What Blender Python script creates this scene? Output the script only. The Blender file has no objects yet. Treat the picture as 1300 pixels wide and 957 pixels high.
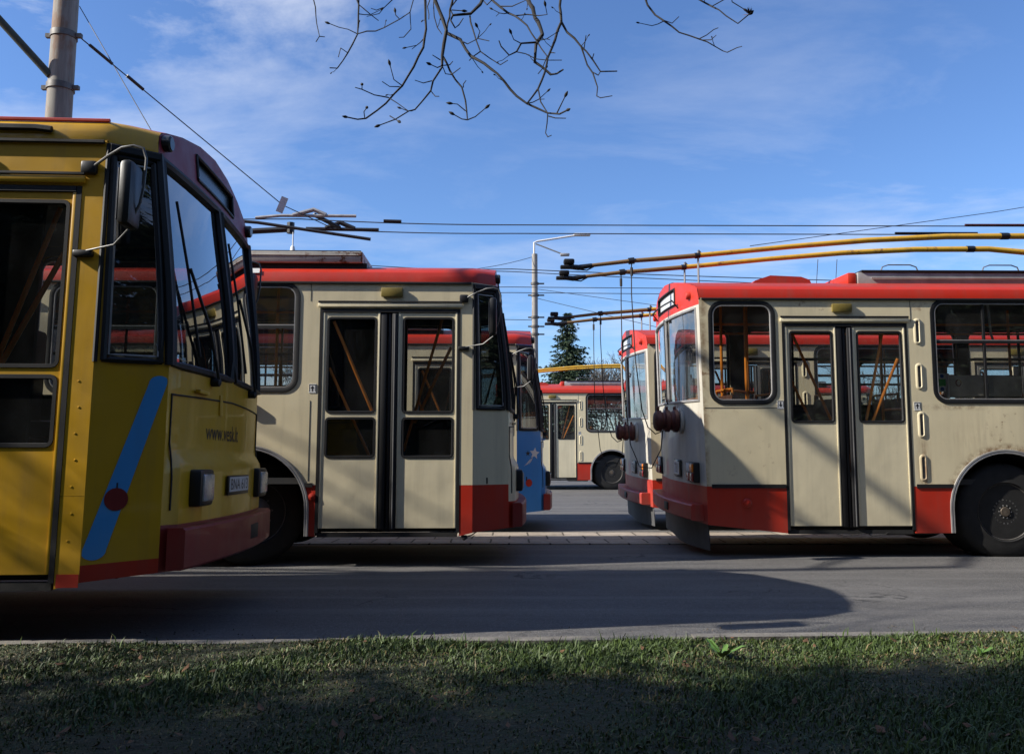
import bpy, bmesh, math, random
import numpy as np
from mathutils import Vector, Matrix
R = math.radians
random.seed(11)
SC = bpy.context.scene
COL = SC.collection

# ------------------------------------------------------------------ camera
cam_d = bpy.data.cameras.new('camera')
cam = bpy.data.objects.new('camera', cam_d); COL.objects.link(cam)
cam_d.sensor_width = 36.0
cam_d.lens = 1080.0/1300.0*36.0
cam_d.shift_y = -44.5/1300.0
cam_d.clip_start = 0.05; cam_d.clip_end = 3000
PITCH = math.atan((565-434)/1080.0)
cam.location = (0, 0, 1.18)
cam.rotation_euler = (R(90)+PITCH, 0, 0)
SC.camera = cam

# ------------------------------------------------------------------ sky, sun, exposure
SUN = Vector((-4.2, -0.95, 2.84)).normalized()
world = bpy.data.worlds.new('World'); SC.world = world; world.use_nodes = True
wn = world.node_tree.nodes; wl = world.node_tree.links
bg = wn['Background']
sky = wn.new('ShaderNodeTexSky'); sky.sky_type = 'NISHITA'; sky.sun_disc = False
sky.sun_elevation = math.asin(SUN.z)
sky.sun_rotation = math.atan2(SUN.x, SUN.y)
sky.altitude = 100; sky.air_density = 1.0; sky.dust_density = 0.35; sky.ozone_density = 2.2
tc = wn.new('ShaderNodeTexCoord')
sep = wn.new('ShaderNodeSeparateXYZ'); wl.new(tc.outputs['Generated'], sep.inputs[0])
def wmath(op, a, b=None):
    n = wn.new('ShaderNodeMath'); n.operation = op
    for i, v in enumerate((a, b)):
        if v is None: continue
        if isinstance(v, (int, float)): n.inputs[i].default_value = v
        else: wl.new(v, n.inputs[i])
    return n.outputs[0]
zc = wmath('ADD', wmath('MAXIMUM', sep.outputs[2], 0.0), 0.12)
cx = wmath('DIVIDE', sep.outputs[0], zc); cy = wmath('DIVIDE', sep.outputs[1], zc)
comb = wn.new('ShaderNodeCombineXYZ'); wl.new(cx, comb.inputs[0]); wl.new(cy, comb.inputs[1])
mp = wn.new('ShaderNodeMapping'); mp.inputs['Scale'].default_value = (0.75, 1.15, 1); mp.inputs['Location'].default_value = (2.3, 0.6, 0)
mp.inputs['Rotation'].default_value = (0, 0, R(-14))
wl.new(comb.outputs[0], mp.inputs[0])
nz = wn.new('ShaderNodeTexNoise'); nz.inputs['Scale'].default_value = 1.5; nz.inputs['Detail'].default_value = 9; nz.inputs['Roughness'].default_value = 0.62
nz.inputs['Distortion'].default_value = 0.35
wl.new(mp.outputs[0], nz.inputs['Vector'])
rp = wn.new('ShaderNodeValToRGB'); rp.color_ramp.elements[0].position = 0.47; rp.color_ramp.elements[1].position = 0.70
wl.new(nz.outputs['Fac'], rp.inputs[0])
nz2 = wn.new('ShaderNodeTexNoise'); nz2.inputs['Scale'].default_value = 0.45; nz2.inputs['Detail'].default_value = 3
wl.new(mp.outputs[0], nz2.inputs['Vector'])
rp2 = wn.new('ShaderNodeValToRGB'); rp2.color_ramp.elements[0].position = 0.38; rp2.color_ramp.elements[1].position = 0.62
wl.new(nz2.outputs['Fac'], rp2.inputs[0])
cm = wmath('MULTIPLY', rp.outputs[0], wmath('ADD', wmath('MULTIPLY', rp2.outputs[0], 0.8), 0.2))
# the cloud veil is thicker towards the west (left, where the sun is)
west = wmath('MULTIPLY', wmath('MAXIMUM', wmath('MULTIPLY', sep.outputs[0], -1.0), 0.0), 3.3)
cm = wmath('MULTIPLY', cm, wmath('ADD', west, 0.50))
mix = wn.new('ShaderNodeMixRGB'); wl.new(wmath('MINIMUM', cm, 0.75), mix.inputs[0])
tint = wn.new('ShaderNodeMixRGB'); tint.blend_type = 'MULTIPLY'; tint.inputs[0].default_value = 1.0
tint.inputs[2].default_value = (0.76, 0.97, 1.30, 1)
wl.new(sky.outputs[0], tint.inputs[1]); wl.new(tint.outputs[0], mix.inputs[1])
mix.inputs[2].default_value = (6.6, 6.9, 7.6, 1)
wl.new(mix.outputs[0], bg.inputs[0])
bg.inputs[1].default_value = 0.088

sun_d = bpy.data.lights.new('sun', 'SUN'); sun_d.energy = 5.0; sun_d.angle = R(0.53); sun_d.color = (1.0, 0.94, 0.84)
sun_o = bpy.data.objects.new('sun', sun_d); COL.objects.link(sun_o)
sun_o.rotation_euler = (-SUN).to_track_quat('-Z', 'Y').to_euler()
SC.view_settings.view_transform = 'Standard'; SC.view_settings.look = 'None'
SC.view_settings.exposure = 0.72; SC.view_settings.gamma = 1.0

# ------------------------------------------------------------------ materials
class NT:
    def __init__(s, name):
        s.m = bpy.data.materials.new(name); s.m.use_nodes = True
        s.n = s.m.node_tree.nodes; s.l = s.m.node_tree.links
        s.b = s.n['Principled BSDF']; s.out = s.n['Material Output']
        s.tc = s.n.new('ShaderNodeTexCoord'); s.obj = s.tc.outputs['Object']
    def map(s, scale=(1,1,1), loc=(0,0,0), rot=(0,0,0)):
        k = s.n.new('ShaderNodeMapping'); k.inputs['Scale'].default_value = scale; k.inputs['Location'].default_value = loc
        k.inputs['Rotation'].default_value = rot
        s.l.new(s.obj, k.inputs[0]); return k.outputs[0]
    def noise(s, scale, detail=4, rough=.55, vec=None, dist=0):
        k = s.n.new('ShaderNodeTexNoise'); k.inputs['Scale'].default_value = scale; k.inputs['Detail'].default_value = detail
        k.inputs['Roughness'].default_value = rough; k.inputs['Distortion'].default_value = dist
        s.l.new(vec if vec is not None else s.obj, k.inputs['Vector']); return k.outputs['Fac']
    def ramp(s, fac, p0, p1, c0=(0,0,0,1), c1=(1,1,1,1)):
        k = s.n.new('ShaderNodeValToRGB'); e = k.color_ramp.elements
        e[0].position = p0; e[1].position = p1; e[0].color = c0; e[1].color = c1
        s.l.new(fac, k.inputs[0]); return k.outputs[0]
    def mix(s, fac, a, b, mode='MIX'):
        k = s.n.new('ShaderNodeMixRGB'); k.blend_type = mode
        for i, v in enumerate((fac, a, b)):
            if isinstance(v, (int, float)): k.inputs[i].default_value = v
            elif isinstance(v, tuple): k.inputs[i].default_value = v if len(v) == 4 else v+(1,)
            else: s.l.new(v, k.inputs[i])
        return k.outputs[0]
    def math(s, op, a, b=0.0):
        k = s.n.new('ShaderNodeMath'); k.operation = op
        for i, v in enumerate((a, b)):
            if isinstance(v, (int, float)): k.inputs[i].default_value = v
            else: s.l.new(v, k.inputs[i])
        return k.outputs[0]
    def bump(s, h, strength, dist, prev=None):
        k = s.n.new('ShaderNodeBump'); k.inputs['Strength'].default_value = strength; k.inputs['Distance'].default_value = dist
        s.l.new(h, k.inputs['Height'])
        if prev is not None: s.l.new(prev, k.inputs['Normal'])
        return k.outputs[0]
    def set(s, **kw):
        nm = dict(color='Base Color', rough='Roughness', metal='Metallic', normal='Normal', coat='Coat Weight', spec='Specular IOR Level', alpha='Alpha')
        for k, v in kw.items():
            i = s.b.inputs[nm[k]]
            if isinstance(v, tuple): i.default_value = v if len(v) == 4 else v+(1,)
            elif isinstance(v, (int, float)): i.default_value = v
            else: s.l.new(v, i)
        return s.m

def c4(c): return tuple(c)+(1,)
def paint(name, col, rough=.42, grime=.5, rust=.0, dent=.5, coat=.25, rust_at=False, thr=.57):
    t = NT(name)
    big = t.noise(.9, 5, .6)
    c = t.mix(t.ramp(big, .35, .7), c4(col), c4(tuple(v*.88 for v in col)))
    st = t.noise(3.0, 5, .65, t.map((3.2, 3.2, .16)))
    c = t.mix(t.math('MULTIPLY', t.ramp(st, .50, .78), .42*grime), c, (.11,.095,.075))
    sp = t.noise(26, 6, .7)
    c = t.mix(t.math('MULTIPLY', t.ramp(sp, .58, .80), .30*grime), c, (.10,.085,.065))
    # road dirt that climbs up the lowest skirt
    sepz = t.n.new('ShaderNodeSeparateXYZ'); t.l.new(t.obj, sepz.inputs[0])
    low = t.math('MULTIPLY', t.ramp(t.math('ADD', sepz.outputs[2], t.math('MULTIPLY', t.noise(5, 4), .35)), .40, .82, (1,1,1,1), (0,0,0,1)), .45*grime)
    c = t.mix(low, c, (.085,.072,.058))
    if rust:
        r1 = t.noise(7.5, 7, .72)
        r2 = t.noise(1.4, 3, .5, t.map((1,1,.55)))
        m = t.math('MULTIPLY', t.ramp(r1, thr, thr+.07), t.ramp(r2, thr-.11, thr+.03))
        c = t.mix(t.math('MULTIPLY', m, rust), c, (.17,.062,.022))
    if rust_at:
        sx = t.n.new('ShaderNodeSeparateXYZ'); t.l.new(t.obj, sx.inputs[0]); X_, Z_ = sx.outputs[0], sx.outputs[2]
        run = t.ramp(t.noise(5, 6, .7, t.map((6, 6, .5))), .40, .60); blot = t.ramp(t.noise(11, 6, .75), .42, .60)
        def near(src, c0, w): return t.math('MAXIMUM', t.math('SUBTRACT', 1.0, t.math('DIVIDE', t.math('ABSOLUTE', t.math('SUBTRACT', src, c0)), w)), 0.0)
        v = t.math('MULTIPLY', near(X_, 2.395, .10), t.math('MULTIPLY', near(Z_, .98, .42), run))
        dxx = t.math('SUBTRACT', X_, 3.28); dzz = t.math('SUBTRACT', Z_, .55)
        rad = t.math('SQRT', t.math('ADD', t.math('MULTIPLY', dxx, dxx), t.math('MULTIPLY', dzz, dzz)))
        v = t.math('ADD', v, t.math('MULTIPLY', near(rad, .635, .075), blot))
        v = t.math('ADD', v, t.math('MULTIPLY', t.math('MULTIPLY', near(Z_, 1.635, .045), near(X_, 2.75, .40)), blot))
        v = t.math('ADD', v, t.math('MULTIPLY', t.math('MULTIPLY', near(Z_, 1.30, .36), near(X_, 2.95, .5)), t.math('MULTIPLY', run, .22)))
        v = t.math('ADD', v, t.math('MULTIPLY', near(X_, .04, .06), t.math('MULTIPLY', t.ramp(t.noise(4, 6, .7), .42, .60), .8)))
        c = t.mix(t.math('MINIMUM', v, .9), c, (.19,.085,.03))
    d1 = t.noise(1.5, 2, .4, t.map((1,1,1.1)))
    d2 = t.noise(5.5, 2, .5)
    nrm = t.bump(d1, .30*dent, .05)
    nrm = t.bump(d2, .16*dent, .014, nrm)
    nrm = t.bump(t.noise(160, 2), .03, .002, nrm)
    rr = t.ramp(t.noise(4, 5, .6), .3, .75, c4((rough-.06,)*3), c4((rough+.16,)*3))
    return t.set(color=c, rough=rr, normal=nrm, coat=coat)

def plain(name, col, rough=.5, metal=0, var=.25, scale=8, bump=.1, spec=None):
    t = NT(name)
    n = t.noise(scale, 5, .6)
    c = t.mix(t.ramp(n, .3, .72), c4(tuple(v*(1-var) for v in col)), c4(tuple(min(1, v*(1+var*.6)) for v in col)))
    t.set(color=c, rough=rough, metal=metal, normal=t.bump(t.noise(scale*7, 3), bump, .004))
    if spec is not None: t.set(spec=spec)
    return t.m

M = {}
CREAM = (.77,.67,.44); RED = (.50,.024,.007); YEL = (.63,.345,.008)
M['cream'] = paint('cream_paint', CREAM, .45, .55, 0, .5)
M['cream_rusty'] = paint('cream_paint_rusted', CREAM, .48, .38, .7, .7, rust_at=True, thr=.585)
M['cream_door'] = paint('cream_door_paint', (.78,.69,.47), .45, .45, .0, 1.0)
M['rear_white'] = paint('dirty_white_rear_paint', (.50,.475,.41), .5, 1.2, .3, .5)
M['red'] = paint('red_paint', RED, .45, .5, 0, .6, .06)
M['red_worn'] = paint('faded_red_paint', (.42,.032,.018), .5, 1.0, .35, .6, .06)
M['yellow'] = paint('yellow_paint', YEL, .40, .5, 0, .7)
M['wine'] = paint('dark_red_visor_paint', (.22,.010,.026), .5, .3, 0, .2, .04)
M['blue'] = paint('blue_sticker_film', (.045,.26,.66), .35, .2, 0, .1)
M['lightblue'] = paint('light_blue_stripe_film', (.06,.33,.72), .35, .3, 0, .1)
M['polebrown'] = paint('darkened_pole_paint', (.20,.115,.035), .55, .9, .9, .2)
M['polegold'] = paint('yellow_pole_paint', (.62,.36,.03), .45, .9, .9, .2)
M['black'] = plain('black_rubber', (.007,.007,.008), .6, 0, .35, 12)
M['plastic'] = plain('black_plastic', (.012,.012,.013), .42, 0, .2, 10, .05)
M['tyre'] = plain('tyre_rubber', (.014,.0135,.013), .85, 0, .4, 9, .3)
M['rimgrey'] = plain('wheel_rim_steel', (.13,.12,.11), .55, .3, .4, 10, .2)
M['steel'] = plain('bare_steel', (.30,.30,.30), .5, .7, .25, 14, .1)
M['alu'] = plain('weathered_aluminium', (.40,.39,.38), .45, .5, .25, 6, .15)
M['rubberflap'] = plain('grey_rubber_flap', (.075,.075,.077), .7, 0, .3, 5, .2)
M['lining'] = plain('cabin_lining', (.085,.08,.075), .75, 0, .2, 3, .05)
M['ceiling'] = plain('cabin_ceiling', (.22,.215,.20), .75, 0, .1, 3, .02)
M['floor'] = plain('cabin_floor_rubber', (.025,.025,.026), .75, 0, .2, 4, .05)
M['orange'] = plain('orange_handrail', (.92,.29,.03), .35, 0, .15, 9, .02)
M['seat'] = plain('brown_seat_vinyl', (.13,.055,.035), .5, 0, .2, 6, .06)
M['under'] = plain('underbody_dirt', (.018,.017,.016), .85, 0, .3, 5, .3)
M['reel'] = plain('dark_red_rusty_reel', (.085,.022,.018), .55, .15, .45, 12, .3)
M['white'] = plain('white_film', (.72,.72,.70), .45, 0, .08, 10, .02)
M['ochre'] = plain('ochre_lamp_lens', (.20,.15,.035), .4, 0, .2, 14, .05)
M['amber'] = plain('amber_lens', (.75,.20,.01), .2, 0, .1, 14, .05)
M['armgrey'] = plain('mirror_arm_paint', (.10,.10,.10), .45, .2, .3, 14, .1)
M['redlens'] = plain('red_lens', (.20,.008,.008), .2, 0, .2, 14, .05)
M['hubmetal'] = plain('greasy_hub_metal', (.16,.13,.10), .45, .5, .5, 18, .3)
M['bumperred'] = paint('dark_red_bumper_paint', (.26,.018,.014), .45, .6, .2, .4, .1)
M['lens'] = plain('headlamp_glass', (.50,.52,.55), .12, .5, .25, 40, .25)
M['dark'] = plain('sign_dark', (.03,.035,.035), .25, 0, .1, 5, .02)
M['plate'] = plain('plate_white', (.50,.51,.52), .4, 0, .12, 9, .03)
M['ink'] = plain('black_ink', (.02,.02,.025), .5, 0, .1, 9, .02)
M['green'] = plain('green_film', (.10,.42,.10), .5, 0, .1, 9, .02)
M['bluefilm'] = plain('blue_print', (.04,.12,.38), .5, 0, .1, 9, .02)
M['darkredfilm'] = plain('dark_red_film', (.20,.018,.018), .45, 0, .1, 9, .02)
M['rope'] = plain('rope_black', (.03,.028,.026), .8, 0, .3, 30, .2)
M['wire'] = plain('wire_dark', (.035,.035,.04), .6, .2, .2, 10, .05)

def glass(name, tint, dirt, dirtcol=(.5,.5,.48), refl=1.0, gain=1.7):
    m = bpy.data.materials.new(name); m.use_nodes = True
    n = m.node_tree.nodes; l = m.node_tree.links
    for k in list(n):
        if k.type != 'OUTPUT_MATERIAL': n.remove(k)
    out = [k for k in n if k.type == 'OUTPUT_MATERIAL'][0]
    tr = n.new('ShaderNodeBsdfTransparent'); tr.inputs[0].default_value = c4(tint)
    gl = n.new('ShaderNodeBsdfGlossy'); gl.inputs['Roughness'].default_value = .015; gl.inputs[0].default_value = (refl,)*3+(1,)
    df = n.new('ShaderNodeBsdfDiffuse'); df.inputs[0].default_value = c4(dirtcol)
    tcd = n.new('ShaderNodeTexCoord')
    mp_ = n.new('ShaderNodeMapping'); mp_.inputs['Scale'].default_value = (1,1,.4); l.new(tcd.outputs['Object'], mp_.inputs[0])
    nz_ = n.new('ShaderNodeTexNoise'); nz_.inputs['Scale'].default_value = 4.5; nz_.inputs['Detail'].default_value = 7; l.new(mp_.outputs[0], nz_.inputs['Vector'])
    rp_ = n.new('ShaderNodeMapRange'); rp_.inputs[1].default_value = .35; rp_.inputs[2].default_value = .75
    rp_.inputs[3].default_value = dirt*.3; rp_.inputs[4].default_value = dirt*1.7
    l.new(nz_.outputs['Fac'], rp_.inputs[0])
    fr = n.new('ShaderNodeFresnel'); fr.inputs[0].default_value = 1.52
    nb = n.new('ShaderNodeTexNoise'); nb.inputs['Scale'].default_value = 1.3; l.new(tcd.outputs['Object'], nb.inputs['Vector'])
    bp = n.new('ShaderNodeBump'); bp.inputs['Strength'].default_value = .12; bp.inputs['Distance'].default_value = .02
    l.new(nb.outputs['Fac'], bp.inputs['Height']); l.new(bp.outputs[0], gl.inputs['Normal'])
    # both faces of the pane reflect, so roughly twice a single surface
    dm = n.new('ShaderNodeMath'); dm.operation = 'MULTIPLY'; dm.inputs[1].default_value = gain; dm.use_clamp = True
    l.new(fr.outputs[0], dm.inputs[0])
    m1 = n.new('ShaderNodeMixShader'); l.new(rp_.outputs[0], m1.inputs[0]); l.new(tr.outputs[0], m1.inputs[1]); l.new(df.outputs[0], m1.inputs[2])
    m2 = n.new('ShaderNodeMixShader'); l.new(dm.outputs[0], m2.inputs[0]); l.new(m1.outputs[0], m2.inputs[1]); l.new(gl.outputs[0], m2.inputs[2])
    l.new(m2.outputs[0], out.inputs['Surface'])
    return m
M['glass'] = glass('window_glass', (.84,.85,.84), .03)
M['glass_dark'] = glass('door_glass_tinted', (.74,.75,.74), .022)
M['glass_dusty'] = glass('dusty_rear_glass', (.50,.53,.53), .10, (.30,.33,.37))
M['windscreen'] = glass('windscreen_glass', (.26,.29,.29), .02, gain=2.3)

# ------------------------------------------------------------------ mesh helpers
def _loopnormal(p, q): 
    d = (q-p); return d.normalized() if d.length > 1e-9 else Vector((0,0,1))
class MB:
    def __init__(s): s.v = []; s.f = []; s.mi = []
    def add(s, vs, fs, mi=0):
        o = len(s.v); s.v += [tuple(v) for v in vs]
        for f in fs: s.f.append(tuple(o+i for i in f)); s.mi.append(mi)
    def box(s, x0, x1, y0, y1, z0, z1, mi=0, bev=0.0):
        if bev <= 0:
            vs = [(x,y,z) for x in (x0,x1) for y in (y0,y1) for z in (z0,z1)]
            s.add(vs, [(0,1,3,2),(4,6,7,5),(0,4,5,1),(2,3,7,6),(0,2,6,4),(1,5,7,3)], mi); return s
        bm = bmesh.new(); bmesh.ops.create_cube(bm, size=1)
        for v in bm.verts:
            v.co = Vector(((x0+x1)/2+v.co.x*(x1-x0), (y0+y1)/2+v.co.y*(y1-y0), (z0+z1)/2+v.co.z*(z1-z0)))
        bmesh.ops.bevel(bm, geom=list(bm.edges)+list(bm.verts), offset=bev, segments=2, profile=.5, affect='EDGES')
        bm.verts.index_update()
        s.add([v.co[:] for v in bm.verts], [tuple(v.index for v in f.verts) for f in bm.faces], mi); bm.free(); return s
    def tube(s, pts, r, n=8, mi=0, cap=True, close=False):
        pts = [Vector(p) for p in pts]; m = len(pts)
        rs = r if isinstance(r, (list, tuple)) else [r]*m
        up = None; vs = []
        for i, p in enumerate(pts):
            if close: t = _loopnormal(pts[i-1], pts[(i+1) % m])
            else: t = _loopnormal(pts[max(0, i-1)], pts[min(m-1, i+1)])
            if up is None:
                a = Vector((0,0,1)) if abs(t.z) < .9 else Vector((0,1,0))
                up = (a - t*a.dot(t)).normalized()
            else:
                up = (up - t*up.dot(t)); up = up.normalized() if up.length > 1e-6 else t.orthogonal().normalized()
            sd = t.cross(up)
            for k in range(n):
                an = 2*math.pi*k/n
                vs.append(p + (up*math.cos(an)+sd*math.sin(an))*rs[i])
        fs = []
        for i in range(m if close else m-1):
            j = (i+1) % m
            for k in range(n):
                k2 = (k+1) % n
                fs.append((i*n+k, i*n+k2, j*n+k2, j*n+k))
        if cap and not close:
            fs.append(tuple(range(n))[::-1]); fs.append(tuple((m-1)*n+k for k in range(n)))
        s.add(vs, fs, mi); return s
    def lathe(s, prof, org, axis, n=32, mi=0, mis=None):
        # prof: list of (radius, distance along axis)
        axis = Vector(axis).normalized(); org = Vector(org)
        u = axis.orthogonal().normalized(); w = axis.cross(u)
        vs = []
        for r, h in prof:
            for k in range(n):
                a = 2*math.pi*k/n; vs.append(org + axis*h + (u*math.cos(a)+w*math.sin(a))*r)
        o = len(s.v); s.v += [tuple(v) for v in vs]
        for i in range(len(prof)-1):
            for k in range(n):
                k2 = (k+1) % n
                s.f.append((o+i*n+k, o+i*n+k2, o+(i+1)*n+k2, o+(i+1)*n+k)); s.mi.append(mis[i] if mis else mi)
        for i, fl in ((0, True), (len(prof)-1, False)):
            if prof[i][0] > 1e-5:
                f = tuple(o+i*n+k for k in range(n)); s.f.append(f[::-1] if fl else f); s.mi.append(mis[min(i, len(mis)-1)] if mis else mi)
        return s
    def panel(s, outline, holes, P, t, mi=0, mib=None, miw=None):
        """flat sheet with holes in (u,v); P maps (u,v) to 3D, t is the thickness vector towards the back"""
        mib = mi if mib is None else mib; miw = mi if miw is None else miw
        bm = bmesh.new(); es = []; loops = []; allv = []
        for lp in [outline]+list(holes):
            vs = [bm.verts.new((u, v, 0)) for u, v in lp]; idx = []
            for i in range(len(vs)): es.append(bm.edges.new((vs[i], vs[(i+1) % len(vs)])))
            for v in vs: idx.append(len(allv)); allv.append(v)
            loops.append(idx)
        bm.verts.index_update()
        bmesh.ops.triangle_fill(bm, edges=es, use_beauty=True, use_dissolve=False)
        bm.verts.ensure_lookup_table(); bm.verts.index_update()
        tr = [tuple(v.index for v in f.verts) for f in bm.faces]
        uv = [(v.co.x, v.co.y) for v in bm.verts]; bm.free()
        t = Vector(t); n = len(uv)
        fr = [Vector(P(u, v)) for u, v in uv]
        s.add(fr, tr, mi)
        s.add([p+t for p in fr], [f[::-1] for f in tr], mib)
        wv = []; wf = []
        for lp in loops:
            o = len(wv); m = len(lp)
            for i in lp: wv += [fr[i], fr[i]+t]
            for i in range(m):
                j = (i+1) % m; wf.append((o+2*i, o+2*j, o+2*j+1, o+2*i+1))
        s.add(wv, wf, miw); return s
    def ring(s, loops3, mi=0, mis=None, close=True):
        """skin successive closed loops (lists of equal length)"""
        n = len(loops3[0]); o = len(s.v)
        for lp in loops3: s.v += [tuple(p) for p in lp]
        for a in range(len(loops3)-1):
            for i in range(n):
                j = (i+1) % n
                s.f.append((o+a*n+i, o+a*n+j, o+(a+1)*n+j, o+(a+1)*n+i)); s.mi.append(mis[a] if mis else mi)
        return s
    def build(s, name, mats, parent=None, smooth=30, loc=None):
        me = bpy.data.meshes.new(name); me.from_pydata(s.v, [], s.f)
        if not isinstance(mats, (list, tuple)): mats = [mats]
        for m in mats: me.materials.append(m)
        if len(mats) > 1: me.polygons.foreach_set('material_index', s.mi)
        bm = bmesh.new(); bm.from_mesh(me); bmesh.ops.recalc_face_normals(bm, faces=bm.faces); bm.to_mesh(me); bm.free()
        if smooth:
            me.polygons.foreach_set('use_smooth', [True]*len(me.polygons)); me.set_sharp_from_angle(angle=R(smooth))
        me.update()
        o = bpy.data.objects.new(name, me); COL.objects.link(o)
        if parent is not None: o.parent = parent
        if loc is not None: o.location = loc
        return o

def rr(x0, x1, z0, z1, r, n=6):
    """rounded rectangle as an open loop of (u,v)"""
    out = []
    for cx_, cz_, a0 in ((x1-r, z1-r, 0), (x0+r, z1-r, 90), (x0+r, z0+r, 180), (x1-r, z0+r, 270)):
        for k in range(n+1):
            a = R(a0+90*k/n); out.append((cx_+r*math.cos(a), cz_+r*math.sin(a)))
    return out

def tag(o, label=None, cat=None, group=None, kind=None):
    if label: o['label'] = label
    if cat: o['category'] = cat
    if group: o['group'] = group
    if kind: o['kind'] = kind
    return o
def empty(name, loc, rot=(0,0,0)):
    o = bpy.data.objects.new(name, None); COL.objects.link(o); o.location = loc; o.rotation_euler = rot
    o.empty_display_size = .3
    return o

def letter_mesh(text, size, P, depth=.002):
    """flat letters; P maps centred (u,v) to 3D"""
    cu = bpy.data.curves.new('txt', 'FONT'); cu.body = text; cu.size = size; cu.resolution_u = 3
    ob = bpy.data.objects.new('txt', cu); COL.objects.link(ob)
    dg = bpy.context.evaluated_depsgraph_get(); ev = ob.evaluated_get(dg); me = ev.to_mesh()
    vs = [v.co.copy() for v in me.vertices]; fs = [tuple(p.vertices) for p in me.polygons]
    ev.to_mesh_clear(); bpy.data.objects.remove(ob); bpy.data.curves.remove(cu)
    xs = [v.x for v in vs]; ys = [v.y for v in vs]
    mx = (min(xs)+max(xs))/2; my = (min(ys)+max(ys))/2
    mb = MB(); mb.add([P(v.x-mx, v.y-my) for v in vs], fs); return mb
# ------------------------------------------------------------------ trolleybus
LS = 10.76            # length of the straight side, rear corner at x=0, right (door) side at y=-1.25
AX = (3.28, 8.53); AXZ = .55; AR = .62
DOORS = ((.90, 2.27, 'rear'), (5.0, 6.4, 'mid'), (9.22, 10.63, 'front'))
RWIN = ((.12, .81, 1.68, 2.765), (2.55, 4.80, 1.69, 2.79), (6.55, 7.62, 1.70, 2.79), (7.74, 9.0, 1.72, 2.79))
LWIN = ((.15, 1.0, 1.69, 2.76), (1.20, 2.55, 1.69, 2.76), (2.72, 4.15, 1.69, 2.76), (4.30, 5.75, 1.69, 2.76), (5.90, 7.35, 1.69, 2.76), (7.50, 9.0, 1.69, 2.76), (9.2, 10.5, 1.5, 2.72))
ZD0, ZD1 = .33, 2.545
def smooth01(a): a = max(0, min(1, a)); return a*a*(3-2*a)
def XR(y, z):
    return .05*(2.8-min(z, 2.8))/2.2 - .12*(1-(y/1.25)**2)
def XF(y, z):
    t = abs(y)
    b = .36*(1.25-t)/.16 if t > 1.09 else .36+.08*(1-(t/1.09)**2)
    lean = .37*smooth01((z-1.46)/1.9)*1.25
    b *= (1-min(lean, .45))
    if t < 1.09:
        b += .055*smooth01((1.06-z)/.12)*smooth01((1.09-t)/.10)
    return LS+b
def roof_z(y):
    P = ((1.25,2.82),(1.247,2.87),(1.23,2.92),(1.19,2.955),(1.10,2.985),(.8,3.06),(.4,3.13),(0,3.16))
    t = abs(y)
    for (a, za), (b, zb) in zip(P, P[1:]):
        if b <= t <= a: return za+(zb-za)*(a-t)/(a-b) if a > b else zb
    return 2.82

def front_top(y): return roof_z(min(1.25, abs(y)*1.25/1.09))
def arc(cx_, r, zcut, z0=None, n=16):
    a0 = math.asin((zcut-AXZ)/r)
    return [(cx_+r*math.cos(math.pi-a0-(math.pi-2*a0)*k/n), AXZ+r*math.sin(math.pi-a0-(math.pi-2*a0)*k/n)) for k in range(n+1)]
def arcside(cx_, r, left, z0, z1, n=6):
    """the arch edge between two heights, from low to high"""
    out = []
    for k in range(n+1):
        z = z0+(z1-z0)*k/n; dx = math.sqrt(max(0, r*r-max(0, z-AXZ)**2)); out.append((cx_-dx if left else cx_+dx, z))
    return out

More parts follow.
